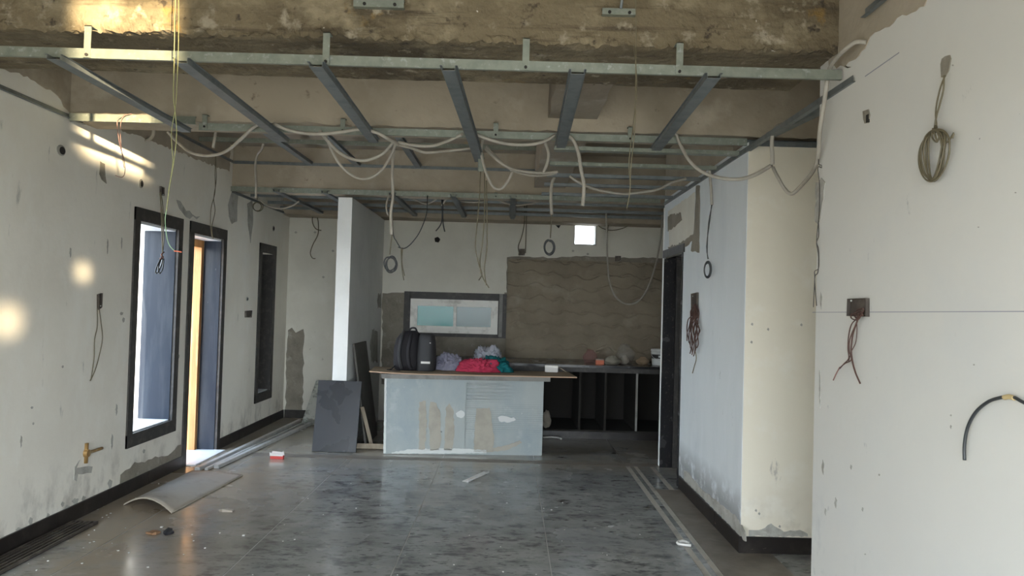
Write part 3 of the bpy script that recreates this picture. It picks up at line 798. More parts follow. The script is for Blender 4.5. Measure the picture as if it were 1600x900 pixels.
# raised middle bay
for px, py in ((395, 195), (510, 215), (622, 215)):
    p = on_z(px, py, ZM)
    seg('furring_section', u_prof(0.062, 0.024), (p.x, 5.42, ZM), (p.x, 8.02, ZM), m_zincd)
seg('main_channel', c_prof(0.018, 0.04), (0.2, 7.1, ZM + 0.03), (XL + 0.02, 7.1, ZM + 0.03))
seg('main_channel', c_prof(0.018, 0.04), (0.2, 5.95, ZM + 0.03), (XL + 0.02, 5.95, ZM + 0.03))
seg('wall_angle', l_prof(0.025, 0.03), (XL + 0.012, 5.42, ZM - 0.01), (XL + 0.012, 8.02, ZM - 0.01), m_zincd)
seg('wall_angle', l_prof(0.025, 0.03), (0.22, 8.015, ZM - 0.01), (XL + 0.02, 8.015, ZM - 0.01), m_zincd)
# right half of the middle bay: a ladder of sections between the cross beam and the long angle
xa = XR - 0.012
for k, (py, wd) in enumerate(((232, 0.07), (256, 0.055), (274, 0.05), (289, 0.045), (304, 0.045))):
    p = on_z(960, py, ZF - 0.01)
    seg('furring_section', u_prof(wd, 0.024), (xa, p.y, ZF - 0.036), (0.27, p.y, ZF - 0.036), m_zinc if k < 2 else m_zincd)
seg('wall_angle', l_prof(0.028, 0.03), (xa, yA - 0.12, ZF - 0.045), (xa, YE - 0.02, ZF - 0.045), m_zincd)
seg('wall_angle', l_prof(0.022, 0.03), (XL + 0.012, 2.6, 2.70), (XL + 0.012, 5.2, 2.70), m_zincd)
# bits over the recess
seg('furring_section', u_prof(0.05, 0.024), (2.6, yBm + 0.02, ZF + 0.01), (XR + 0.0, yBm + 0.02, ZF + 0.01), m_zincd)
seg('furring_section', u_prof(0.05, 0.024), (1.75, 4.1, ZF + 0.04), (1.66, 4.95, ZF + 0.04), m_zincd)
seg('wall_angle', l_prof(0.022, 0.03), (2.6, YC - 0.012, ZF - 0.01), (XR, YC - 0.012, ZF - 0.01), m_zincd)
# back bay behind the third beam
seg('wall_angle', l_prof(0.022, 0.03), (XL + 0.012, 8.0, 2.65), (XL + 0.012, YB - 0.02, 2.65), m_zincd)
seg('wall_angle', l_prof(0.022, 0.03), (pl, YB - 0.012, 2.65), (XL + 0.02, YB - 0.012, 2.65), m_zincd)
for x in (-2.45, -1.95, -1.25, -0.62, 0.0):
    seg('furring_section', u_prof(0.055, 0.024), (x, 7.9, 2.66), (x, 9.8, 2.66), m_zincd)
for y in (8.55, 9.15, 9.65):
    seg('main_channel', c_prof(0.018, 0.036), (XR + 1.5, y, 2.69), (XL + 0.02, y, 2.69), m_zincd)
# hangers: short flattened straps with a bolt
def hanger(px, py, y, z0, z1):
    p = UY(px, py, y)
    bm = bmesh.new()
    box(bm, p.x - 0.016, p.x + 0.016, y - 0.006, y - 0.003, z0 - 0.012, z1)
    box(bm, p.x - 0.016, p.x + 0.016, y - 0.006, y + 0.05, z1 - 0.004, z1)
    h = new_obj('hanger_strap', bm, m_zinc, frame)
    bm = bmesh.new(); bmesh.ops.create_cone(bm, cap_ends=True, segments=8, radius1=0.007, radius2=0.007, depth=0.008,
        matrix=Matrix.Translation((p.x, y - 0.010, z0)) @ Matrix.Rotation(math.pi / 2, 4, 'X'))
    new_obj('bolt', bm, m_dark, h)
for px in (137, 510, 822, 1062):
    hanger(px, 80, yA - 0.006, ZF + 0.012, 2.80)
for px in (320, 536, 775, 985):
    hanger(px, 195, yBm - 0.006, ZF + 0.020, 2.75)
for px in (775, 615):
    hanger(px, 300, yCm - 0.006, 2.68, 2.72)
# dangling strap at the end of the fourth section
p = UY(752, 230, 5.62)
bm = bmesh.new(); box(bm, p.x - 0.02, p.x + 0.02, 5.62, 5.624, UY(752, 268, 5.62).z, ZF + 0.01); box(bm, p.x - 0.02, p.x - 0.017, 5.60, 5.62, UY(752, 268, 5.62).z, ZF + 0.01)
new_obj('hanger_strap', bm, m_zinc, frame)

# two short offcuts of track screwed to the front of the first beam, one angle on the right wall
def bracket(label, pa, pb, y, h=0.045):
    a_, b_ = UY(*pa, y), UY(*pb, y)
    t = thing('track_bracket', label, 'bracket', ((a_.x + b_.x) / 2, y, a_.z))
    bm = bmesh.new(); profile(bm, c_prof(0.03, h), (b_.x, y, a_.z), (a_.x, y, a_.z), UP); new_obj('track', bm, m_zinc, t)
    for k in (0.22, 0.82):
        bm = bmesh.new(); bmesh.ops.create_cone(bm, cap_ends=True, segments=8, radius1=0.008, radius2=0.008, depth=0.006,
            matrix=Matrix.Translation((a_.x + (b_.x - a_.x) * k, y - 0.002, a_.z + h * 0.35)) @ Matrix.Rotation(math.pi / 2, 4, 'X'))
        new_obj('screw', bm, m_dark, t)
    return t
bracket('short steel track bracket on the front beam above the island side', (552, 10), (631, 12), 3.585, 0.040)
tb = bracket('short steel track bracket with a rod on the front beam nearer the right wall', (941, 22), (993, 24), 3.585, 0.030)
p = UY(970, 14, 3.585)
tube('rod', [p, p + Vector((0.02, 0.0, 0.20))], 0.007, m_zincd, tb, n=1)
a_, b_ = UX(1352, 28, XN - 0.012), UX(1392, -6, XN - 0.012)
t = thing('wall_track', 'dark steel angle on the bare cement at top of near right wall', 'angle', (XN - 0.012, a_.y, a_.z))
bm = bmesh.new(); profile(bm, l_prof(0.022, 0.04), a_, Vector((XN - 0.012, 2.4, a_.z)), UP); new_obj('angle_bar', bm, m_zincd, t)

# ------------------------------------------------------------------ conduits (flexible pvc) drooping from the frame
def conduit(label, seq, r=0.011):
    pts = px_path(seq)
    o = tube('conduit', pts, r, m_pvc, None, 8, 6)
    return tag(o, label, 'conduit', 'pvc conduits hanging from the ceiling frame')

conduit('cream conduit sagging from left wall to the second steel channel', [(262, 206, 5.6), (275, 220, 5.6), (298, 238, 5.5), (326, 243, 5.4), (352, 237, 5.3), (378, 216, 5.1), (392, 202, 5.0), (404, 194, 4.95)])
conduit('short cream conduit hooking out of the left wall over the sun patch', [(239, 190, 5.95), (240, 204, 6.0), (238, 213, 6.05), (231, 219, 6.1), (222, 220, 6.15)], 0.013)
conduit('short straight cream conduit stub hanging by the leftmost middle section', [(338, 196, 5.6), (336, 213, 5.6), (333, 231, 5.6)])
conduit('long cream conduit running along the second channel, left of centre', [(428, 193, 4.88), (448, 202, 4.86), (475, 208, 4.86), (505, 209, 4.86), (535, 206, 4.86), (562, 202, 4.87), (588, 207, 4.87), (608, 218, 4.9), (622, 226, 5.0)])
conduit('upper of two cream conduits looping below the third steel section', [(500, 205, 5.0), (512, 220, 5.1), (530, 238, 5.2), (552, 249, 5.2), (574, 250, 5.2), (598, 240, 5.2), (615, 222, 5.1)])
conduit('lower of two cream conduits looping below the third steel section', [(508, 208, 5.3), (516, 230, 5.35), (532, 258, 5.4), (556, 277, 5.4), (578, 278, 5.4), (598, 264, 5.4), (612, 240, 5.4), (618, 224, 5.4)], 0.0095)
conduit('long cream conduit dropping straight down before the white partition', [(617, 222, 5.6), (614, 245, 5.6), (613, 275, 5.6), (614, 305, 5.6), (611, 330, 5.6), (611, 350, 5.6), (612, 367, 5.6)])
conduit('thin short cream conduit bent beside the long drop by the partition', [(608, 304, 7.85), (604, 318, 7.83), (604, 328, 7.83), (607, 336, 7.83)], 0.0095)
conduit('upper cream conduit of the pair crossing behind the fourth section', [(622, 222, 5.2), (645, 227, 5.2), (675, 228, 5.2), (700, 220, 5.1), (722, 210, 5.0)])
conduit('lower cream conduit of the pair crossing behind the fourth section', [(622, 226, 5.6), (645, 232, 5.6), (665, 238, 5.6), (695, 236, 5.6), (742, 231, 5.6)])
conduit('cream conduit running down along the dangling strap with an upward hook', [(756, 210, 5.5), (752, 235, 5.5), (755, 255, 5.5), (762, 276, 5.5), (772, 293, 5.5), (783, 295, 5.5), (793, 284, 5.5), (801, 268, 5.5)], 0.0095)
conduit('cream conduit sloping from fourth section down to the cross beam', [(758, 232, 5.7), (775, 248, 5.7), (795, 262, 5.7), (820, 268, 5.7), (850, 270, 5.7), (872, 268, 5.7)])
conduit('second cream conduit lying lower along the path to the cross beam', [(760, 228, 5.9), (782, 252, 5.9), (800, 266, 5.9), (830, 274, 5.9), (856, 273, 5.9), (870, 270, 5.9)], 0.0095)
conduit('cream conduit draped from fourth to fifth steel section', [(740, 208, 5.0), (765, 218, 5.0), (795, 225, 5.0), (825, 226, 5.0), (850, 221, 5.0), (868, 211, 5.0)])
conduit('cream conduit curving down left of the fifth section', [(852, 223, 5.4), (857, 238, 5.4), (856, 252, 5.4), (849, 270, 5.4)])
conduit('cream conduit arching over and dropping right of the fifth section', [(886, 212, 5.0), (896, 219, 5.0), (904, 240, 5.0), (908, 265, 5.0), (912, 285, 5.0), (912, 305, 5.0), (910, 322, 5.0)], 0.012)
conduit('cream conduit hanging by the cross beam above a wire coil', [(868, 274, 6.29), (862, 288, 6.29), (861, 310, 6.29), (862, 336, 6.29)], 0.0125)
conduit('long cream conduit slung low under the right ladder sections', [(890, 275, 6.2), (903, 284, 6.2), (920, 292, 6.2), (945, 299, 6.2), (975, 303, 6.2), (1005, 300, 6.2), (1030, 295, 6.2), (1050, 285, 6.2), (1072, 279, 6.2)])
conduit('cream conduit swinging from sixth section across the blue wall', [(1056, 208, 5.0), (1064, 228, 5.0), (1078, 252, 4.95), (1098, 269, 4.9), (1125, 278, 4.85), (1155, 280, 4.8), (1180, 273, 4.7), (1206, 258, 4.6)], 0.0115)
conduit('cream conduit bent over the long angle above the cream wall', [(1222, 194, 4.55), (1212, 200, 4.55), (1207, 213, 4.55), (1206, 230, 4.55), (1207, 243, 4.55), (1207, 257, 4.55)], 0.0125)
conduit('thickest cream conduit dropping from the near right wall into a deep loop', [(1354, 66, 3.33), (1337, 66, 3.36), (1322, 76, 3.42), (1308, 90, 3.52), (1297, 106, 3.61), (1292, 130, 3.63), (1287, 165, 3.66), (1281, 205, 3.72), (1278, 245, 3.80), (1270, 268, 3.95), (1252, 290, 4.3), (1237, 303, 4.4), (1226, 295, 4.45), (1216, 278, 4.5), (1208, 262, 4.55)], 0.0105)
conduit('short cream conduit hanging beside the blue wall above a wire coil', [(1110, 258, 5.79), (1109, 270, 5.79), (1111, 295, 5.79), (1112, 320, 5.79)])
conduit('cream conduit looped low over the combed kitchen splashback', [(947, 330, 9.6), (948, 360, 9.7), (949, 400, 9.75), (952, 438, 9.8), (962, 464, 9.8), (980, 475, 9.8), (998, 470, 9.8), (1012, 450, 9.8), (1024, 415, 9.8), (1032, 375, 9.75), (1035, 335, 9.6)])
conduit('cream conduit dropping along the third beam near the left wall', [(411, 226, 7.1), (409, 233, 7.3), (402, 242, 7.4), (399, 258, 7.4), (400, 285, 7.4), (400, 309, 7.4)])
conduit('cream conduit sagging behind the third channel at far left', [(402, 308, 8.53), (415, 320, 8.53), (435, 326, 8.53), (455, 322, 8.53), (468, 314, 8.53)], 0.0095)
conduit('cream conduit slanting behind the third channel right of partition', [(632, 307, 8.53), (648, 312, 8.53), (666, 319, 8.53), (682, 311, 8.53)], 0.0095)
conduit('cream conduit waving along behind the third channel over the island', [(690, 322, 8.53), (699, 311, 8.53), (718, 314, 8.53), (745, 316, 8.53), (772, 312, 8.53), (800, 320, 8.53), (825, 319, 8.53), (850, 313, 8.53)], 0.0095)

# ------------------------------------------------------------------ wires
def wire(label, strands, cat='wire', name='hanging_wire', r=0.004, group='loose wires', n=6):
    """strands: list of (material, points or pixel path, [radius])"""
    first = strands[0][1]
    P0 = first[0] if isinstance(first[0], Vector) else UY(*first[0])
    if len(strands) == 1:
        pts = first if isinstance(first[0], Vector) else px_path(first)
        o = tube(name, pts, strands[0][2] if len(strands[0]) > 2 else r, strands[0][0], None, 6, n)
        return tag(o, label, cat, group)
    t = thing(name, label, cat, P0, group)
    for s_ in strands:
        pts = s_[1] if isinstance(s_[1][0], Vector) else px_path(s_[1])
        tube('strand', pts, s_[2] if len(s_) > 2 else r, s_[0], t, 6, n)
    return t

def coil_pts(px, py, d, rx, rz, turns=3, jit=0.1, seed=1, face='y'):
    r_ = random.Random(seed); c = UY(px, py, d); out = []
    N = turns * 14
    ph = [r_.uniform(0.72, 1.12) for _ in range(turns + 1)]
    cx = [(r_.uniform(-0.25, 0.25) * rx, r_.uniform(-0.22, 0.10) * rz) for _ in range(turns + 1)]
    for i in range(N + 1):
        a = math.pi / 2 + 2 * math.pi * i / 14
        f_ = (i % 14) / 14; q_ = i // 14; q2 = min(q_ + 1, turns)
        k = (ph[q_] * (1 - f_) + ph[q2] * f_) * (1 + jit * 0.5 * math.sin(a * 1.37 + seed))
        du = rx * k * math.cos(a) + cx[q_][0] * (1 - f_) + cx[q2][0] * f_
        dv = rz * k * math.sin(a) + cx[q_][1] * (1 - f_) + cx[q2][1] * f_
        off = 0.009 * (i / 14 - turns / 2)
        out.append(c + (Vector((du, off, dv)) if face == 'y' else Vector((off, du, dv))))
    return out

def onleft(seq, off=0.012): return [UX(px, py, XL + off) for px, py in seq]
def onnear(seq, off=0.012): return [UX(px, py, XN - off) for px, py in seq]

wire('thin yellow and green wires hanging from the front beam before the window', [
    (m_wirey, [(275, -30, 3.45), (273, 40, 3.45), (272, 100, 3.45), (271, 150, 3.45), (274, 178, 3.45), (276, 210, 3.45), (272, 250, 3.45), (265, 290, 3.45), (260, 330, 3.45)]),
    (m_wirey, [(279, -30, 3.46), (279, 60, 3.46), (277, 120, 3.46), (274, 168, 3.46), (268, 205, 3.46), (269, 235, 3.46), (270, 255, 3.46), (265, 290, 3.46)], 0.0018),
    (m_wireg, [(260, 328, 3.45), (258, 345, 3.45), (261, 372, 3.45), (266, 385, 3.45), (273, 392, 3.45)]),
    (m_wirer, [(272, 392, 3.45), (279, 393, 3.45), (284, 394, 3.45)], 0.003)], r=0.0021)
wire('dark wire with a folded bundle hanging before the left window', [
    (m_wireo, onleft([(251, 300), (254, 320), (255, 350), (256, 375), (253, 400)], 0.05)),
    (m_wireo, onleft([(250, 300), (252, 330), (253, 360), (254, 396)], 0.06)),
    (m_wirep, onleft([(256, 394), (252, 398), (255, 402), (250, 404)], 0.06), 0.006),
    (m_cable, onleft([(253, 400), (247, 412), (243, 424), (246, 426), (252, 414), (254, 402), (248, 414), (249, 427), (254, 420), (256, 404)], 0.05), 0.006)], 'wire bundle', 'wire_bundle', 0.005)
wire('pair of thin wires dangling to the top of the timber door', [
    (m_wireo, onleft([(337, 240)], -0.001) + onleft([(336, 270), (336, 300), (330, 325), (329, 350), (331, 370)], 0.06)),
    (m_wireo, onleft([(337, 245), (338, 280), (334, 310), (336, 330), (331, 355), (333, 373)], 0.08))], r=0.004)
wire('thin pink wire dangling over the sunlit patch of the left wall', [
    (m_wirep, [(206, 178, 5.012), (190, 181, 4.97), (183, 190, 4.95), (187, 225, 4.95), (194, 250, 4.95), (195, 270, 4.95), (190, 277, 4.95), (180, 274, 4.95)]),
    (m_wirep, [(202, 178, 5.012), (191, 184, 4.97), (188, 205, 4.96), (190, 235, 4.96), (194, 262, 4.96)], 0.002)], r=0.0025)
wire('thin wire loop hanging from the socket hole on the left wall', [
    (m_wireo, onleft([(152, 482), (152, 510), (148, 530), (147, 560), (142, 594)])),
    (m_wireo, onleft([(155, 482), (158, 505), (160, 530), (154, 560), (148, 580), (141, 595)])) ], r=0.0035)
wire('curved wire dangling on the back wall left of the partition', [
    (m_wireo, [(494, 336, 10.14), (497, 345, 10.05), (497, 365, 10.05), (489, 382, 10.05), (485, 395, 10.05), (488, 403, 10.05), (493, 404, 10.05)]),
    (m_wireo, [(490, 325, 9.9), (488, 345, 10.05), (493, 357, 10.05), (502, 360, 10.05)])], r=0.006)
wire('small wire ring under the third channel near the left wall', [
    (m_wireo, coil_pts(403, 322, 8.5, 0.055, 0.055, 2, seed=3)), (m_wireo, [(401, 304, 8.53), (402, 312, 8.5)])], 'wire coil', 'wire_coil', 0.005, n=2)
wire('round wire coil hanging right of the white partition', [
    (m_wireo, [(613, 366, 5.6), (611, 380, 5.6), (609, 398, 5.6)]),
    (m_cable, coil_pts(610, 412, 5.6, 0.047, 0.066, 3, seed=4), 0.005)], 'wire coil', 'wire_coil', 0.0045, n=3)
wire('dark wires tied into a Y over the back wall', [
    (m_cable, [(612, 304, 7.85), (614, 362, 7.83), (620, 378, 7.83), (626, 388, 7.83)]),
    (m_cable, [(668, 305, 7.85), (666, 335, 7.83), (656, 362, 7.83), (643, 380, 7.83), (632, 388, 7.83), (622, 386, 7.83)]),
    (m_wireo, [(627, 387, 7.83), (627, 402, 7.83), (628, 420, 7.83), (631, 438, 7.83)]),
    (m_wireo, [(629, 387, 7.83), (628, 410, 7.83), (632, 431, 7.83)])], r=0.0055)
wire('short forked wire hanging above the round hole of the back wall', [
    (m_cable, [(690, 311, 8.535), (691, 335, 8.52), (689, 350, 8.5), (681, 361, 8.5)], 0.007),
    (m_cable, [(692, 311, 8.535), (692, 345, 8.5), (695, 362, 8.5)], 0.007)], r=0.006)
wire('three long wires hanging from the dangling strap over the island', [
    (m_wireo, [(751, 268, 5.6), (749, 310, 5.6), (746, 345, 5.6), (743, 385, 5.6), (748, 412, 5.6), (753, 428, 5.6), (748, 438, 5.6)]),
    (m_wireo, [(757, 270, 5.6), (757, 330, 5.6), (754, 380, 5.6), (750, 408, 5.6), (753, 430, 5.6), (764, 450, 5.6)]),
    (m_wireo, [(760, 282, 5.6), (761, 340, 5.6), (761, 385, 5.6), (757, 420, 5.6), (760, 446, 5.6)])], r=0.0042)
wire('two thin wires hanging from the front beam down the middle', [
    (m_wireo, [(993, -20, 3.5), (994, 60, 3.5), (993, 150, 3.5), (992, 200, 3.5), (986, 260, 3.5), (984, 300, 3.5), (979, 326, 3.5)]),
    (m_wireo, [(990, 70, 3.52), (995, 130, 3.52), (990, 190, 3.52), (983, 250, 3.52), (985, 290, 3.52)])], r=0.0022)
wire('wire coil hanging over the splashback left of the vent', [
    (m_wireo, [(862, 335, 6.29), (861, 355, 6.29), (860, 372, 6.29)]),
    (m_cable, coil_pts(859, 387, 6.29, 0.040, 0.060, 3, seed=6), 0.005)], 'wire coil', 'wire_coil', 0.0045, n=3)
wire('narrow wire coil hanging in front of the blue wall', [
    (m_cable, [(1112, 318, 5.79), (1109, 345, 5.79), (1104, 385, 5.79), (1107, 405, 5.79)]),
    (m_cable, [(1113, 318, 5.79), (1107, 350, 5.79), (1105, 390, 5.79), (1106, 405, 5.79)]),
    (m_cable, coil_pts(1105, 420, 5.79, 0.026, 0.060, 3, seed=8), 0.005)], 'wire coil', 'wire_coil', 0.0035, n=3)
wire('thin wires hanging beside the dark box on the back wall', [
    (m_wireo, [(820, 315, 9.6), (819, 350, 9.9), (815, 370, 10.05), (810, 385, 10.08), (812, 398, 10.09)]),
    (m_wireo, [(823, 315, 9.6), (822, 360, 9.9), (821, 395, 10.09)])], r=0.006)
wire('dark wire swag strung right of the bright vent', [
    (m_wireo, [(930, 345, 10.05), (938, 355, 10.06), (955, 360, 10.06), (975, 356, 10.06), (992, 346, 10.05)]),
    (m_wireo, [(945, 325, 9.9), (947, 345, 10.0), (948, 372, 10.0)], 0.010),
    (m_wireo, [(950, 325, 9.9), (951, 345, 10.0), (948, 370, 10.0)])], r=0.006)
# right hand near wall
big = []
rb = random.Random(12)
wire_c = UX(1459, 238, XN - 0.03)
def ncoil(rx, rz, turns, seed):
    r_ = random.Random(seed); out = []
    for i in range(turns * 14 + 1):
        a = math.pi / 2 + 2 * math.pi * i / 14
        k = 1 + 0.14 * math.sin(i / 14 * 2.4 + seed)
        out.append(wire_c + Vector((0.006 * math.sin(i * 0.7 + seed), -rx * k * math.cos(a), rz * (1 + 0.05 * math.sin(i / 9 + seed)) * math.sin(a) + 0.012 * math.cos(a * 2))))
    return out
wire('large coil of olive wire hanging from a hole in the near right wall', [
    (m_wireo, onnear([(1477, 118), (1470, 135), (1464, 160), (1462, 180), (1464, 200)], 0.02)),
    (m_wireo, onnear([(1475, 118), (1474, 140), (1468, 165), (1463, 182), (1460, 202)], 0.026)),
    (m_wireo, ncoil(0.085, 0.088, 3, 1)), (m_wireo, ncoil(0.070, 0.090, 2, 2)), (m_wireo, ncoil(0.050, 0.085, 2, 5)),
    (m_wireo, onnear([(1462, 196), (1468, 215), (1480, 222), (1490, 208), (1488, 216)], 0.03)),
    (m_wireo, onnear([(1458, 200), (1456, 214), (1464, 222), (1468, 208), (1460, 205), (1464, 220)], 0.035))], 'wire coil', 'wire_coil', 0.0032, n=3)
wire('twisted thin wire dangling down the corner of the near right wall', [
    (m_wire, [UY(*p) for p in [(1279, 232, 3.80), (1279, 255, 3.80), (1283, 258, 3.80), (1284, 262, 3.80), (1278, 262, 3.80), (1280, 285, 3.80), (1280, 330, 3.80), (1276, 375, 3.80), (1279, 390, 3.80), (1279, 418, 3.80), (1273, 424, 3.80), (1273, 436, 3.80), (1271, 480, 3.80)]]),
    (m_wire, [UY(*p) for p in [(1279, 345, 3.80), (1279, 368, 3.80), (1276, 380, 3.80), (1279, 400, 3.80), (1278, 425, 3.80), (1273, 435, 3.80), (1276, 478, 3.80)]])], r=0.0022)
# junction boxes
def junction_box(label, corner_pts, depth, parent_wires=()):
    """open steel back box: pts = four wall corners in order, outward normal from winding"""
    c = sum((Vector(p) for p in corner_pts), Vector()) / 4
    t = thing('junction_box', label, 'junction box', c, 'junction boxes in the walls')
    n = (corner_pts[1] - corner_pts[0]).cross(corner_pts[2] - corner_pts[1]).normalized()
    if n.dot(EYE - c) < 0: n = -n
    bm = bmesh.new()
    prism(bm, [p + n * 0.001 for p in corner_pts], n * 0.004)
    new_obj('back_plate', bm, m_iron, t)
    bm = bmesh.new()
    for i in range(4):
        a_, b_ = corner_pts[i], corner_pts[(i + 1) % 4]
        ai, bi = a_.lerp(c, 0.07), b_.lerp(c, 0.07)
        prism(bm, [a_ + n * 0.001, b_ + n * 0.001, bi + n * 0.001, ai + n * 0.001], n * (0.016 + 0.0006 * i))
    new_obj('rim', bm, m_iron, t)
    for k in (0, 2):
        p = corner_pts[k].lerp(c, 0.22)
        bm = bmesh.new(); bmesh.ops.create_icosphere(bm, subdivisions=1, radius=0.005, matrix=Matrix.Translation(p + n * 0.008))
        new_obj('screw', bm, m_alu, t)
    return t
junction_box('rusty steel junction box on the near right wall full of brown wires', [UX(px, py, XN) for px, py in ((1330, 467), (1359, 466), (1359, 495), (1329, 494))], 0.03)
wire('brown wires spilling from the rusty junction box on the near right wall', [
    (m_wireb, onnear([(1350, 484), (1344, 492), (1332, 490), (1330, 497), (1340, 500), (1346, 492)], 0.026)),
    (m_wireb, onnear([(1345, 488), (1338, 498), (1330, 508), (1326, 525), (1325, 545), (1326, 560), (1319, 568), (1312, 576)], 0.03)),
    (m_wireb, onnear([(1342, 488), (1340, 500), (1333, 520), (1330, 545), (1332, 565), (1337, 583), (1344, 599)], 0.025), 0.0038),
    (m_wireb, onnear([(1347, 490), (1338, 505), (1328, 530), (1327, 548), (1330, 562), (1320, 568), (1312, 575)], 0.035)),
    (m_wireb, onnear([(1338, 495), (1339, 515), (1337, 535), (1330, 550), (1326, 565)], 0.02), 0.002),
    (m_wirep, onnear([(1312, 574), (1307, 583), (1302, 594)], 0.03), 0.0032),
    (m_wireb, onnear([(1349, 482), (1340, 484), (1338, 492), (1348, 493), (1344, 486), (1334, 490), (1338, 498)], 0.03))], r=0.0027)
cab = onnear([(1507, 719), (1507, 695), (1512, 668), (1524, 645), (1542, 629), (1560, 622), (1580, 620), (1594, 626), (1612, 640), (1640, 690)], 0.02)
t = thing('black_cable', 'thick black cable arching out from the near right wall with tan tape', 'cable', cab[0])
tube('sheath', cab, 0.0055, m_cable, t, 8)
tube('tape_wrap', onnear([(1569, 621), (1577, 620), (1585, 622)], 0.02), 0.0078, m_tape, t, 8)
# far blue wall: box with a clump of brown wires
junction_box('dark narrow junction box on the blue wall above the brown wire clump', [UX(px, py, XR) for px, py in ((1083, 459), (1092, 457), (1091, 497), (1083, 494))], 0.03)
st = []
for k in range(16):
    r_ = random.Random(200 + k)
    x, y = 1087 + r_.uniform(-3, 3), 482 + r_.uniform(-8, 4)
    seq = [(x, y)]
    for j in range(5):
        x += r_.uniform(-5.5, 4.2); y += r_.uniform(5, 20)
        seq.append((max(x, 1072), min(y, 560)))
    st.append((m_wireb, [UX(px, py, XR - 0.02 - 0.05 * r_.random() * (i / 5)) for i, (px, py) in enumerate(seq)], 0.0045))
st.append((m_wireo, [UX(px, py, XR - 0.04) for px, py in ((1086, 548), (1088, 560), (1085, 572), (1082, 583))], 0.004))
wire('tangled clump of brown wires hanging on the blue wall by the doorway', st, 'wire clump', 'wire_clump', 0.004, n=4)
# boxes on kitchen wall and left wall
junction_box('dark junction box on the torn putty edge over the kitchen window', [UY(px, py, YB - 0.003) for px, py in ((811, 389), (820, 389), (820, 399), (810, 399))], 0.03)
junction_box('dark junction box at the top edge of the combed splashback', [UY(px, py, YB - 0.022) for px, py in ((961, 400), (970, 400), (970, 408), (961, 408))], 0.03)
junction_box('black junction box on the left wall between door and narrow window', [UX(px, py, XL) for px, py in ((382, 486), (392, 485), (391, 496), (382, 496))], 0.03)
junction_box('tall narrow wire box on the left wall above the window', [UX(px, py, XL) for px, py in ((249, 291), (254, 293), (254, 306), (249, 305))], 0.03)
junction_box('narrow socket cutout on the left wall above the wire loop', [UX(px, py, XL) for px, py in ((151, 460), (157, 458), (156, 480), (151, 484))], 0.03)
for px, py, rx, rz in ((95, 235, 0.022, 0.03), (220, 287, 0.016, 0.03), (386, 467, 0.012, 0.02), (427, 357, 0.018, 0.03)):
    c = UX(px, py, XL)
    bm = bmesh.new()
    ring = [c + Vector((0.0, rx * 2.2 * math.cos(a_ * math.pi / 7), rz * 1.2 * math.sin(a_ * math.pi / 7))) for a_ in range(14)]
    prism(bm, ring, (0.004, 0, 0)); new_obj('hole_rim', bm, m_grey, wall_left)
    bm = bmesh.new()
    ring = [c + Vector((0.003, 0.01 + rx * 1.4 * math.cos(a_ * math.pi / 7), rz * 0.85 * math.sin(a_ * math.pi / 7))) for a_ in range(14)]
    prism(bm, ring, (0.003, 0, 0)); new_obj('hole', bm, m_dark, wall_left)
# brass valve body in the wall
c = UX(133, 708, XL)
t = thing('brass_valve', 'small brass valve body set in the left wall above the pipe chase', 'valve', c)
bm = bmesh.new(); bmesh.ops.create_cone(bm, cap_ends=True, segments=12, radius1=0.030, radius2=0.026, depth=0.03, matrix=Matrix.Translation(c + Vector((0.012, 0, 0))) @ Matrix.Rotation(math.pi / 2, 4, 'Y')); new_obj('body', bm, m_brass, t)
tube('spindle', [c + Vector((0.01, 0, 0.0)), c + Vector((0.018, 0.10, 0.0)), c + Vector((0.018, 0.19, 0.0))], 0.011, m_brass, t, 8, 2)
tube('inlet', [c + Vector((0.008, 0, -0.07)), c + Vector((0.008, 0, 0.07))], 0.014, m_brass, t, 8, 2)

# ------------------------------------------------------------------ kitchen island
FL, FR = Vector((-1.254, 7.90, 0)), Vector((0.375, 8.03, 0))
ux = (FR - FL).normalized(); uy = Vector((-ux.y, ux.x, 0)); IL = (FR - FL).length
isl = thing('kitchen_island', 'kitchen island clad in blue-grey cement panels with putty smears', 'kitchen island', (FL + FR) / 2)
def ib(name, a0, a1, b0, b1, z0, z1, material, parent=isl):
    """box in island space: a along the front, b away from the camera"""
    bm = bmesh.new(); vs = box(bm, a0, a1, b0, b1, z0, z1)
    for v in vs: v.co = FL + ux * v.co.x + uy * v.co.y + Vector((0, 0, v.co.z))
    return new_obj(name, bm, material, parent)
sj = IL * 0.507
ib('body', 0.004, IL - 0.004, 0.014, 0.50, 0.0, 0.775, m_isl)
ib('front_panel', 0.0, sj - 0.003, 0.0, 0.013, 0.004, 0.775, m_isl)
# right hand panel with trowel ridges
bm = bmesh.new()
NX, NZ = 36, 150
g = []
for i in range(NX + 1):
    colv = []
    for j in range(NZ + 1):
        a_ = sj + 0.004 + (IL - sj - 0.004) * i / NX; z = 0.004 + 0.771 * j / NZ
        u = i / NX; v = z / 0.775
        zone = max(0.0, min(1.0, (v - 0.70) / 0.05)) * max(0, min(1, (0.97 - v) / 0.03)) * max(0.0, min(1.0, (0.62 - u) / 0.25))
        zone2 = max(0.0, min(1.0, (0.72 - v) / 0.05)) * max(0, min(1, (v - 0.25) / 0.1)) * 0.35 * (0.6 + 0.6 * noise.noise(Vector((a_ * 4, z * 5, 1))))
        h = zone * 0.013 * (0.5 + 0.5 * math.sin(2 * math.pi * z / 0.036)) + max(0, zone2) * 0.014 * (0.5 + 0.5 * math.sin(2 * math.pi * z / 0.022))
        colv.append(bm.verts.new(FL + ux * a_ + uy * (0.010 - h) + Vector((0, 0, z))))
    g.append(colv)
for i in range(NX):
    for j in range(NZ):
        f = bm.faces.new((g[i][j], g[i + 1][j], g[i + 1][j + 1], g[i][j + 1])); f.smooth = True
new_obj('ridged_panel', bm, m_isl, isl)
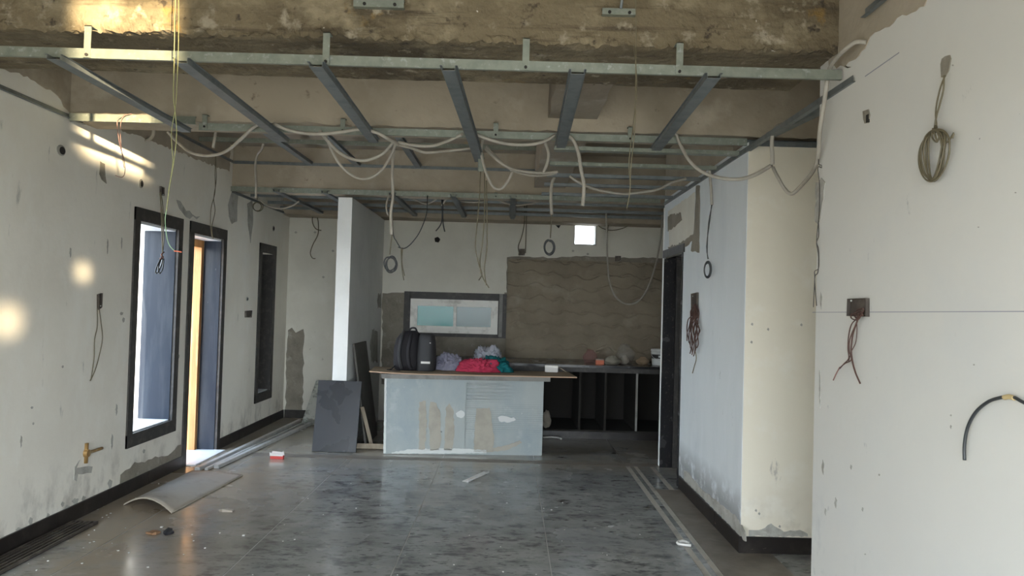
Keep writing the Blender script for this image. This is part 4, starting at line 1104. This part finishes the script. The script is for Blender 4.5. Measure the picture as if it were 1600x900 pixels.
def ismear(pts, material, seed, amp=0.006):
    P = []
    for px, py in pts:
        d = ray(px, py); n = uy
        tt = (FL - uy * 0.0005 - EYE).dot(n) / d.dot(n)
        P.append(EYE + d * tt)
    patch('putty_smear', P, -uy, material, isl, 0.022, amp, seed, 0.004)
ismear([(655, 628), (665, 626), (667, 660), (664, 702), (654, 702)], m_smear, 1)
ismear([(672, 628), (682, 630), (688, 645), (689, 690), (686, 704), (672, 704), (670, 660)], m_smear, 2)
ismear([(697, 636), (702, 630), (709, 642), (710, 680), (706, 704), (694, 704)], m_smear, 3)
ismear([(744, 638), (765, 637), (768, 655), (772, 680), (770, 706), (740, 706), (742, 670)], m_smear, 4)
ismear([(712, 646), (720, 641), (726, 645), (724, 652), (714, 651)], m_smearw, 5, 0.012)
ismear([(778, 652), (788, 650), (803, 652), (806, 656), (796, 660), (780, 658)], m_smearw, 6, 0.012)
ismear([(768, 700), (790, 696), (812, 688), (816, 692), (796, 702), (770, 706)], m_smear, 7)
ismear([(612, 707), (640, 702), (700, 700), (760, 703), (760, 708), (612, 709)], m_smearw, 8, 0.004)
ismear([(601, 590), (604, 590), (603, 708), (599, 708)], m_smearw, 9, 0.002)
ib('ledge', -0.045, IL + 0.06, -0.05, 0.52, 0.776, 0.822, m_ledge)
# plywood sheet
ply = thing('plywood_sheet', 'thin warped plywood sheet lying over the island top', 'plywood sheet', FL + Vector((0, 0, 0.83)))
bm = bmesh.new()
nA, nB = 30, 8
a0, a1, b0_, b1_ = -0.16, IL + 0.33, -0.10, 0.50
gt = []
for i in range(nA + 1):
    cu = []
    for j in range(nB + 1):
        a_ = a0 + (a1 - a0) * i / nA; b_ = b0_ + (b1_ - b0_) * j / nB
        z = 0.824 + 0.018 * max(0, 1 - (a_ - a0) / 0.6) ** 2 - 0.0 * a_
        p = FL + ux * a_ + uy * b_ + Vector((0, 0, z))
        cu.append((bm.verts.new(p), bm.verts.new(p + Vector((0, 0, 0.011)))))
    gt.append(cu)
for i in range(nA):
    for j in range(nB):
        bm.faces.new((gt[i][j][1], gt[i + 1][j][1], gt[i + 1][j + 1][1], gt[i][j + 1][1])).material_index = 0
        bm.faces.new((gt[i][j][0], gt[i][j + 1][0], gt[i + 1][j + 1][0], gt[i + 1][j][0])).material_index = 0
for i in range(nA):
    for j in (0, nB):
        bm.faces.new((gt[i][j][0], gt[i + 1][j][0], gt[i + 1][j][1], gt[i][j][1])).material_index = 1
for j in range(nB):
    for i in (0, nA):
        bm.faces.new((gt[i][j][0], gt[i][j][1], gt[i][j + 1][1], gt[i][j + 1][0])).material_index = 1
bmesh.ops.recalc_face_normals(bm, faces=bm.faces[:])
new_obj('sheet', bm, [m_ply, m_plye], ply)
ZT = 0.8355                                # top of the plywood

def at_top(px, py, z=None):
    return UZ(px, py, z or ZT)

# ------------------------------------------------------------------ back counter
ctr = thing('kitchen_counter', 'long black granite kitchen counter with open bays below the splashback', 'counter', (0, 9.3, 0))
cx0, cx1 = -1.2, 3.15
yc0, yc1 = 9.10, YB - 0.03
boxo('worktop', (cx0, cx1, yc0, yc1, 0.845, 0.875), m_gran, ctr, 0.004)
boxo('front_apron', (cx0, cx1, yc0 + 0.012, yc0 + 0.035, 0.79, 0.8445), m_arch, ctr)
boxo('plinth', (cx0, cx1, yc0 + 0.05, yc1, 0.0, 0.085), m_base, ctr)
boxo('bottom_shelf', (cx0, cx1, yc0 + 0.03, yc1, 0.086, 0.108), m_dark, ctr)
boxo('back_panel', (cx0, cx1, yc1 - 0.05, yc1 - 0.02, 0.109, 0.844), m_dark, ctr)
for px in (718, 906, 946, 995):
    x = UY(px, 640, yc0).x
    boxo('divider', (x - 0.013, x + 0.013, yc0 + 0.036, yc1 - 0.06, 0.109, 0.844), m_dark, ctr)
    boxo('divider_edge', (x - 0.0125, x + 0.0125, yc0 + 0.030, yc0 + 0.0355, 0.109, 0.789), m_ledge if px == 995 else m_dark, ctr)

# ------------------------------------------------------------------ things on the island
def cloth_pile(label, cx_px, base_py, wpx, hpx, dep, material, seed, z0=ZT, fold=9.0, lean=0.0):
    c = UZ(cx_px, base_py, z0)
    k = c.y / F
    rx, rz, ry = wpx * k / 2, hpx * k, dep / 2
    bm = bmesh.new()
    NU, NV = 72, 30
    rows = []
    for j in range(NV + 1):
        ph = (math.pi / 2) * j / NV
        row = []
        for i in range(NU):
            a_ = 2 * math.pi * i / NU
            q = Vector((math.cos(a_) * math.cos(ph), math.sin(a_) * math.cos(ph), math.sin(ph)))
            w_ = noise.noise_vector(q * 1.5 + Vector((seed, 0, 0)))
            n1 = noise.noise(q * 1.7 + Vector((0, seed * 3.1, 0)))
            rd = 1 - abs(noise.noise((q + w_ * 0.35) * fold * 0.42 + Vector((seed, seed, 0)))) * 2
            rd2 = 1 - abs(noise.noise((q + w_ * 0.25) * fold * 0.9 + Vector((0, seed, seed)))) * 2
            r_ = 0.84 + 0.32 * n1 + 0.24 * rd + 0.13 * rd2
            flare = 1 + 0.12 * math.cos(ph) ** 6
            row.append(bm.verts.new((c.x + rx * q.x * r_ * flare + lean * rz * q.z, c.y + ry + ry * q.y * r_ * flare, z0 + 0.0015 + max(0.0, rz * (q.z ** 0.8) * (0.80 + 0.30 * n1 + 0.30 * rd + 0.14 * rd2)))))
        rows.append(row)
    for j in range(NV):
        for i in range(NU):
            f = bm.faces.new((rows[j][i], rows[j][(i + 1) % NU], rows[j + 1][(i + 1) % NU], rows[j + 1][i])); f.smooth = True
    bm.faces.new(rows[0][::-1])
    bmesh.ops.remove_doubles(bm, verts=rows[-1], dist=0.002)
    return tag(new_obj('crumpled_cloth', bm, material), label, 'cloth', 'clothes heaped on the island')
cloth_pile('crumpled lavender grey cloth beside the black backpack', 702, 579, 46, 22, 0.22, m_lav, 3)
cloth_pile('crumpled raspberry red cloth at the front of the heap', 748, 582, 54, 19, 0.20, m_red, 7)
cloth_pile('crumpled teal cloth right of the red one', 776, 582, 42, 21, 0.24, m_teal, 11, lean=-0.25)
c = UZ(760, 574, ZT)
cloth_pile('crumpled white and blue cloth on top of the heap', 762, 573, 42, 29, 0.22, m_white, 15, fold=11)

# backpack: a dark rounded pack lying against a grey laptop compartment
bp0 = UZ(645, 580, ZT)
k = bp0.y / F
pack = thing('backpack', 'black backpack with a charcoal side standing on the island', 'backpack', (bp0.x, bp0.y + 0.1, ZT))
def loft(rings, close=True):
    bm = bmesh.new()
    R = [[bm.verts.new(p) for p in r_] for r_ in rings]
    n = len(R[0])
    for a_, b_ in zip(R, R[1:]):
        for i in range(n):
            f = bm.faces.new((a_[i], a_[(i + 1) % n], b_[(i + 1) % n], b_[i])); f.smooth = True
    bm.faces.new(R[0][::-1]); bm.faces.new(R[-1])
    bmesh.ops.recalc_face_normals(bm, faces=bm.faces[:])
    return bm
def super_ring(cx_, cy_, z, a_, b_, p=0.55, n=28):
    out = []
    for i in range(n):
        t_ = 2 * math.pi * i / n
        c_, s_ = math.cos(t_), math.sin(t_)
        out.append(Vector((cx_ + a_ * math.copysign(abs(c_) ** p, c_), cy_ + b_ * math.copysign(abs(s_) ** p, s_), z)))
    return out
X = lambda px: UY(px, 560, bp0.y + 0.05).x
xl_, xm_, xr_ = X(614), X(655), X(678)
zt = UY(640, 517, bp0.y + 0.1).z
hh = zt - ZT
cy = bp0.y + 0.15
rings = []
for v, wv, sh in ((0.0, .78, .02), (.03, .95, .01), (.15, 1.02, 0), (.35, 1.03, 0), (.6, 1.0, .0), (.8, .90, .03), (.92, .72, .08), (.98, .5, .12), (1.0, .3, .15)):
    cc = (xl_ + xm_) / 2 + (xm_ - xl_) * sh
    rings.append(super_ring(cc, cy, ZT + 0.002 + hh * v, (xm_ - xl_) / 2 * wv, 0.145 * wv, 0.62))
new_obj('main_body', loft(rings), m_bag, pack)
rings = []
h2 = UY(670, 521, cy).z - ZT
for v, wv in ((0, .95), (.03, 1.05), (.3, 1.04), (.6, 0.98), (.82, .90), (.93, .78), (.98, .6), (1.0, .4)):
    rings.append(super_ring((xm_ + xr_) / 2 - 0.012, cy - 0.01, ZT + 0.002 + h2 * v, (xr_ - xm_) / 2 * wv + 0.020, 0.145 * wv, 0.62))
new_obj('laptop_side', loft(rings), m_bagg, pack)
yf_ = cy - 0.156
zp = UY(668, 536, yf_).z
boxo('zip', (X(661), X(673), yf_ + 0.016, yf_ + 0.04, zp - 0.003, zp + 0.003), m_alu, pack)
zl = UY(668, 567, yf_).z
boxo('white_label', (X(659), X(673), yf_ - 0.016, yf_ + 0.02, zl - 0.008, zl + 0.014), m_card, pack)
for dx, top_ in ((-0.055, .98), (0.04, .95)):
    cx_ = (xl_ + xm_) / 2 + dx
    pts = [Vector((cx_ + 0.02, cy - 0.05, ZT + hh * top_)), Vector((cx_ + 0.005, cy - 0.145, ZT + hh * .80)), Vector((cx_ - 0.01, cy - 0.172, ZT + hh * .5)), Vector((cx_, cy - 0.165, ZT + hh * .22)), Vector((cx_ + 0.02, cy - 0.14, ZT + hh * .06))]
    bm = bmesh.new(); tube_bm(bm, pts, 0.02, 10, 6)
    new_obj('shoulder_strap', bm, m_bagg if dx < 0 else m_bag, pack)
tube('top_handle', [Vector((X(636), cy - 0.02, ZT + hh * .95)), Vector((X(639), cy - 0.02, ZT + hh * 1.06)), Vector((X(646), cy - 0.02, ZT + hh * 1.07)), Vector((X(649), cy - 0.02, ZT + hh * .96))], 0.010, m_bag, pack)
tube('loose_strap', [Vector((X(618), cy - 0.12, ZT + 0.05)), Vector((X(613), cy - 0.17, ZT + 0.015)), Vector((X(608), cy - 0.2, ZT + 0.009)), Vector((X(616), cy - 0.22, ZT + 0.008)), Vector((X(628), cy - 0.20, ZT + 0.008))], 0.007, m_bag, pack)

# small white box with a stick
c = UZ(862, 582, ZT)
t = thing('white_carton', 'small white carton on the plywood at the island end', 'carton', c)
bm = bmesh.new(); box(bm, -0.07, 0.07, -0.035, 0.035, 0, 0.07)
bmesh.ops.bevel(bm, geom=bm.edges[:], offset=0.004, segments=2, affect='EDGES')
bmesh.ops.rotate(bm, verts=bm.verts[:], cent=(0, 0, 0), matrix=Matrix.Rotation(-0.10, 3, 'Z')); bmesh.ops.translate(bm, verts=bm.verts[:], vec=c + Vector((0, 0.05, 0.001)))
new_obj('box_body', bm, m_card, t)
bm = bmesh.new(); box(bm, -0.072, 0.072, -0.037, 0.037, 0.05, 0.0725)
bmesh.ops.rotate(bm, verts=bm.verts[:], cent=(0, 0, 0), matrix=Matrix.Rotation(-0.10, 3, 'Z')); bmesh.ops.translate(bm, verts=bm.verts[:], vec=c + Vector((0, 0.05, 0.001)))
new_obj('lid', bm, m_upvc, t)
p0, p1 = c + Vector((0.085, 0.03, 0.055)), c + Vector((0.165, -0.01, 0.006))
tag(tube('wooden_stick', [p0, p1], 0.005, m_lwood, None, 6, 1), 'short wooden stick leaning on the white carton', 'stick')

# ------------------------------------------------------------------ things on the back counter
ZC = 0.875
def bag_blob(name, label, px, w_, h_, dep, material, seed, cat, z0=ZC, y=9.5, pinch=0.35):
    c = UY(px, 570, y); c.z = z0
    bm = bmesh.new(); NU, NV = 36, 16; rows = []
    for j in range(NV + 1):
        v = j / NV
        prof = (0.75 + 0.5 * math.sin(math.pi * min(v * 1.15, 1))) * (1 - pinch * v ** 2) if v < 0.999 else 0.12
        row = []
        for i in range(NU):
            a_ = 2 * math.pi * i / NU
            q = Vector((math.cos(a_), math.sin(a_), v * 2))
            n_ = noise.noise(q * 1.6 + Vector((seed, 0, 0))); rdg = 1 - 2 * abs(noise.noise(q * 3.2 + Vector((0, seed, 0))))
            r_ = prof * (0.85 + 0.22 * n_ + 0.12 * rdg)
            row.append(bm.verts.new((c.x + w_ / 2 * r_ * q.x, c.y + dep / 2 * r_ * q.y, z0 + 0.0015 + h_ * v * (1 + 0.15 * n_ * v))))
        rows.append(row)
    for j in range(NV):
        for i in range(NU):
            f = bm.faces.new((rows[j][i], rows[j][(i + 1) % NU], rows[j + 1][(i + 1) % NU], rows[j + 1][i])); f.smooth = True
    bm.faces.new(rows[0][::-1]); bm.faces.new(rows[-1])
    return tag(new_obj(name, bm, material), label, cat)
bag_blob('plastic_bag', 'crumpled clear plastic bag with grey contents on the counter', 976, 0.22, 0.24, 0.20, m_film, 2, 'bag')
bag_blob('cement_lump', 'grey lump wrapped inside the clear plastic bag', 975, 0.11, 0.10, 0.1, m_stone, 5, 'lump', y=9.5)
bag_blob('pink_bag', 'limp pink see-through bag at the left of the counter clutter', 922, 0.17, 0.16, 0.12, m_filmp, 8, 'bag', y=9.55)
bag_blob('beige_sack', 'low beige sack slumped before the clear bag', 956, 0.20, 0.10, 0.14, m_sack, 11, 'sack', y=9.33)
bag_blob('brown_sack', 'small brown sack between the clear bag and the pail', 1004, 0.15, 0.09, 0.12, m_ply, 14, 'sack', y=9.5)
c = UY(937, 570, 9.28); c.z = ZC
t = thing('coral_carton', 'small coral carton at the counter edge', 'carton', c)
boxo('carton_body', (c.x - 0.05, c.x + 0.05, c.y - 0.03, c.y + 0.03, ZC + 0.001, ZC + 0.052), m_orange, t, 0.003)
boxo('carton_top', (c.x - 0.05, c.x + 0.05, c.y - 0.03, c.y + 0.03, ZC + 0.053, ZC + 0.066), m_sheet, t, 0.003)
# pail
c = UY(1030, 570, 9.42); c.z = ZC
t = thing('plastic_pail', 'white plastic pail with black label at the right end of counter', 'pail', c)
def lathe(prof, c, n=28):
    bm = bmesh.new(); R = []
    for r_, z in prof:
        R.append([bm.verts.new((c.x + r_ * math.cos(2 * math.pi * i / n), c.y + r_ * math.sin(2 * math.pi * i / n), c.z + z)) for i in range(n)])
    for a_, b_ in zip(R, R[1:]):
        for i in range(n):
            f = bm.faces.new((a_[i], a_[(i + 1) % n], b_[(i + 1) % n], b_[i])); f.smooth = True
    bm.faces.new(R[0][::-1]); bm.faces.new(R[-1])
    return bm
new_obj('pail_body', lathe([(0.085, 0.001), (0.088, 0.01), (0.100, 0.175)], c), m_pail, t)
new_obj('lid', lathe([(0.103, 0.170), (0.106, 0.172), (0.106, 0.196), (0.098, 0.200), (0.05, 0.2005)], c), m_pail, t)
bm = lathe([(0.0945, 0.085), (0.0965, 0.085), (0.1005, 0.135), (0.0985, 0.135)], c); lab = new_obj('label_band', bm, m_blackp, t)
boxo('label_mark', (c.x - 0.03, c.x + 0.03, c.y - 0.104, c.y - 0.092, ZC + 0.098, ZC + 0.122), m_pail, lab)
tube('handle', [c + Vector((-0.104, 0, 0.16)), c + Vector((-0.09, -0.07, 0.10)), c + Vector((0, -0.115, 0.07)), c + Vector((0.09, -0.07, 0.10)), c + Vector((0.104, 0, 0.16))], 0.003, m_alu, t)

# ------------------------------------------------------------------ slabs leaning round the partition
def lean_slab(name, label, cat, p_bl, p_br, top_off, th, material, edge=None):
    """slab standing on its lower edge p_bl-p_br with the top shifted by top_off"""
    bl, br, off = Vector(p_bl), Vector(p_br), Vector(top_off)
    n = (br - bl).cross(off).normalized()
    if n.dot(EYE - bl) < 0: n = -n
    bm = bmesh.new()
    prism(bm, [bl, br, br + off, bl + off], -n * th)
    lift = -min(v.co.z for v in bm.verts) + 0.001
    bmesh.ops.translate(bm, verts=bm.verts[:], vec=(0, 0, lift))
    bmesh.ops.bevel(bm, geom=bm.edges[:], offset=0.002, segments=1, affect='EDGES')
    return tag(new_obj(name, bm, material), label, cat)
b0_, b1_ = UZ(487, 706, 0), UZ(556, 708, 0)
top_z = 0.715
lean_slab('stone_slab', 'charcoal stone slab leaning on the end of the white partition', 'stone slab', b0_, b1_, (0.01, 0.145, top_z), 0.018, m_bslab)
lean_slab('grey_board', 'tall dusty grey board leaning along the kitchen side of partition', 'board', (pr + 0.19, 8.32, 0), (pr + 0.19, 9.0, 0), (-0.165, 0, 1.09), 0.022, m_gboard)
lean_slab('wooden_batten', 'raw wooden batten propped by the tall grey board', 'batten', (pr + 0.235, 8.27, 0), (pr + 0.275, 8.28, 0), (-0.12, 0.01, 0.42), 0.02, m_lwood)
lean_slab('marble_slab', 'veined grey marble slab leaning on the back wall behind the charcoal slab', 'stone slab', (UY(468, 667, 9.55).x, 9.62, 0), (UY(505, 667, 9.55).x, 9.62, 0), (0.06, 0.44, 0.50), 0.02, m_mslab)
lean_slab('low_plank', 'dusty low plank lying by the left end of the island', 'plank', (pr + 0.10, 8.10, 0), (FL.x - 0.02, 8.10, 0), (0, 0.02, 0.05), 0.03, m_lwood)
tag(boxo('white_batten', (FL.x - 0.10, FL.x - 0.075, 8.60, 8.63, 0.001, 0.76), m_lwood), 'thin upright batten in the gap left of the island', 'batten')

# ------------------------------------------------------------------ on the floor
# aluminium sections along the left wall
def floor_bar(label, p, q, wd, ht, material, group='metal sections lying along the left wall'):
    a_, b_ = UZ(*p, 0.001), UZ(*q, 0.001)
    a_.z = b_.z = 0.0015
    bm = bmesh.new()
    profile(bm, [(-wd / 2, 0), (wd / 2, 0), (wd / 2, ht), (wd / 2 - 0.006, ht + 0.003), (-wd / 2 + 0.006, ht + 0.003), (-wd / 2, ht)], a_, b_, UP)
    return tag(new_obj('metal_section', bm, material), label, 'metal section', group)
floor_bar('long metal section on the floor closest to the left wall', (308, 736), (468, 659), 0.045, 0.03, m_alu)
floor_bar('long metal section second from the left wall on the floor', (322, 735), (476, 661), 0.030, 0.020, m_alu)
floor_bar('long metal section on the floor furthest out from the left wall', (338, 732), (484, 664), 0.045, 0.03, m_alu)
# curved sheet
P = [UZ(193, 790, 0), UZ(268, 803, 0), UZ(379, 744, 0), UZ(300, 737, 0)]
sh = thing('curved_sheet', 'dusty tan sheet bowed up on the floor before the doorway', 'sheet', P[0])
bm = bmesh.new(); NA, NB = 20, 20; top = []; bot = []
for i in range(NA + 1):
    u = i / NA; rt, rb_ = [], []
    for j in range(NB + 1):
        v = j / NB
        p = P[0].lerp(P[1], u).lerp(P[3].lerp(P[2], u), v)
        z = 0.075 * (math.sin(math.pi * min(1, u * 1.0)) ** 0.9) * (1 - 0.85 * v) + 0.0015
        rt.append(bm.verts.new((p.x, p.y, z + 0.010))); rb_.append(bm.verts.new((p.x, p.y, z)))
    top.append(rt); bot.append(rb_)
for i in range(NA):
    for j in range(NB):
        f = bm.faces.new((top[i][j], top[i + 1][j], top[i + 1][j + 1], top[i][j + 1])); f.smooth = True
        f = bm.faces.new((bot[i][j], bot[i][j + 1], bot[i + 1][j + 1], bot[i + 1][j])); f.smooth = True
for i in range(NA):
    for j in (0, NB):
        bm.faces.new((bot[i][j], bot[i + 1][j], top[i + 1][j], top[i][j])).material_index = 1
for j in range(NB):
    for i in (0, NA):
        bm.faces.new((bot[i][j], bot[i][j + 1], top[i][j + 1], top[i][j])).material_index = 1
bmesh.ops.recalc_face_normals(bm, faces=bm.faces[:])
new_obj('sheet', bm, [m_sheet, m_sheete], sh)
# drain grate: bars in a frame along the wall
gx0, gx1 = XL + 0.035, XL + 0.205
gy0, gy1 = 3.2, UZ(148, 818, 0).y
gr = thing('floor_grate', 'long rusty steel grate of parallel bars on floor by left wall', 'grate', ((gx0 + gx1) / 2, gy1, 0))
boxo('base_tray', (gx0, gx1, gy0, gy1, 0.001, 0.004), m_dark, gr)
boxo('end_bar', (gx0, gx1, gy1 - 0.012, gy1 - 0.0005, 0.005, 0.018), m_iron, gr)
for i in range(6):
    x = gx0 + (gx1 - gx0 - 0.014) * i / 5
    boxo('bar', (x, x + 0.013, gy0, gy1 - 0.013, 0.005, 0.020), m_iron, gr)
# little things
c = UZ(433, 717, 0)
t = thing('torn_packet', 'torn red and white packet on the floor left of the charcoal slab', 'packet', c)
bm = bmesh.new(); box(bm, c.x - 0.062, c.x + 0.062, c.y - 0.02, c.y + 0.03, 0.001, 0.03); new_obj('packet_base', bm, m_cardr, t)
bm = bmesh.new()
prism(bm, [c + Vector(p) for p in ((-0.068, -0.022, 0.031), (0.06, -0.022, 0.031), (0.066, -0.022, 0.085), (0.040, -0.022, 0.052), (-0.03, -0.022, 0.048), (-0.068, -0.022, 0.068))], (0, 0.004, 0))
prism(bm, [c + Vector(p) for p in ((-0.064, 0.026, 0.031), (0.062, 0.026, 0.031), (0.058, 0.026, 0.06), (-0.06, 0.026, 0.07))], (0, 0.004, 0))
new_obj('flaps', bm, m_card, t)
a_, b_ = UZ(727, 753, 0), UZ(760, 738, 0)
bm = bmesh.new(); profile(bm, [(-0.03, 0.001), (0.03, 0.001), (0.03, 0.014), (0.022, 0.014), (0.018, 0.005), (-0.03, 0.005)], a_, b_, UP)
tag(new_obj('metal_offcut', bm, m_card), 'short white metal offcut on the floor before the island', 'offcut')
c = UZ(1067, 852, 0)
pts = [c + Vector((0.04, 0.01, 0.012)), c + Vector((0.01, 0.045, 0.014)), c + Vector((-0.025, 0.03, 0.012)), c + Vector((-0.032, -0.005, 0.012)), c + Vector((-0.008, -0.03, 0.013)), c + Vector((0.045, -0.035, 0.011))]
tag(tube('plastic_curl', pts, 0.010, m_card, None, 7, 5), 'small white plastic curl lying on the beige inlay strip', 'curl')
def scrap(name, label, px, py, sx, sy, material, seed, cat):
    c = UZ(px, py, 0); r_ = random.Random(seed)
    bm = bmesh.new()
    ring = [Vector((c.x + sx * math.cos(2 * math.pi * i / 9) * r_.uniform(.6, 1.1), c.y + sy * math.sin(2 * math.pi * i / 9) * r_.uniform(.6, 1.1), 0.001)) for i in range(9)]
    prism(bm, ring, (0, 0, 0.008))
    for v in bm.verts:
        if v.co.z > 0.005: v.co.z += 0.022 * max(0, noise.noise(v.co * 23 + Vector((seed, 0, 0)))) + 0.004
    return tag(new_obj(name, bm, material), label, cat)
scrap('dry_leaf', 'dry brown leaf on the floor beyond the grate', 240, 834, 0.05, 0.035, m_brown, 1, 'leaf')
scrap('dark_scrap', 'crumpled black scrap on the floor right of the dry leaf', 263, 833, 0.035, 0.05, m_bag, 2, 'scrap')
scrap('tan_scrap', 'flat tan scrap on the floor before the bowed sheet', 356, 799, 0.06, 0.04, m_sheet, 3, 'scrap')
bm = bmesh.new()
bmesh.ops.create_icosphere(bm, subdivisions=4, radius=1.0)
c = Vector((UY(855, 660, 9.0).x, 8.98, 0.0))
for v in bm.verts:
    n_ = 1 + 0.22 * noise.noise(v.co * 1.6) + 0.1 * noise.noise(v.co * 4)
    v.co = Vector((v.co.x * 0.058 * n_ * (1 - 0.35 * v.co.z), v.co.y * 0.05 * n_, v.co.z * 0.10 * n_))
mn = min(v.co.z for v in bm.verts)
bmesh.ops.translate(bm, verts=bm.verts[:], vec=c + Vector((0, 0.20, 0.109 - mn)))
st_ = tag(new_obj('mortar_lump', bm, m_stone, None, True), 'beige mortar lump in the counter bay beside the island', 'lump')
c = UZ(862, 686, 0)
pts = [c + Vector((-0.10, 0.02, 0.014)), c + Vector((0.0, 0.035, 0.016)), c + Vector((0.07, 0.01, 0.016)), c + Vector((0.11, -0.045, 0.014))]
tag(tube('bent_strip', pts, 0.012, m_chip, None, 7, 5), 'bent pale strip on the floor right of the island', 'strip')
# plaster crumbs over the floor: beyond counting
bm = bmesh.new(); r_ = random.Random(77)
for i in range(150):
    x, y = r_.uniform(-2.9, 1.15), r_.uniform(3.9, 7.6)
    if r_.random() < 0.45: x = -2.9 + abs(r_.gauss(0, 0.5))
    if -2.7 < x < -1.75 and 5.2 < y < 7.2 or x < -2.05 and y > 6.6: continue
    s_ = r_.uniform(0.003, 0.008) * (1.5 if r_.random() < 0.1 else 1)
    a_ = r_.uniform(0, 3)
    ring = [Vector((x + s_ * math.cos(a_ + k_ * 1.57) * r_.uniform(.6, 1.2), y + s_ * math.sin(a_ + k_ * 1.57) * r_.uniform(.6, 1.4), 0.0005)) for k_ in range(4)]
    prism(bm, ring, (0, 0, s_ * 0.5))
tag(new_obj('plaster_crumbs', bm, m_chip), 'tiny white plaster crumbs scattered over the dark floor', 'crumbs', kind='stuff')

# ------------------------------------------------------------------ tree beyond the yard wall
tr = thing('garden_tree', 'bright green tree beyond the yard wall outside left window', 'tree', (-6.7, 12.8, -0.22))
tube('trunk', [Vector((-6.7, 12.8, -0.22)), Vector((-6.65, 12.8, 0.4)), Vector((-6.75, 12.85, 1.0))], 0.09, m_bark, tr, 9, 4)
bm = bmesh.new(); r_ = random.Random(5)
for i in range(2600):
    d_ = Vector((r_.gauss(0, 1), r_.gauss(0, 1), r_.gauss(0, 1))).normalized() * (r_.random() ** 0.4)
    c = Vector((-6.6 + d_.x * 0.9, 12.8 + d_.y * 0.9, 1.15 + d_.z * 0.75))
    n_ = Vector((r_.gauss(0, 1), r_.gauss(0, 1), r_.gauss(0, 1))).normalized(); u_ = n_.orthogonal().normalized() * 0.07; v_ = n_.cross(u_).normalized() * 0.035
    bm.faces.new([bm.verts.new(c + u_), bm.verts.new(c + v_), bm.verts.new(c - u_), bm.verts.new(c - v_)])
tag(new_obj('foliage', bm, m_leaf, tr), kind='stuff')
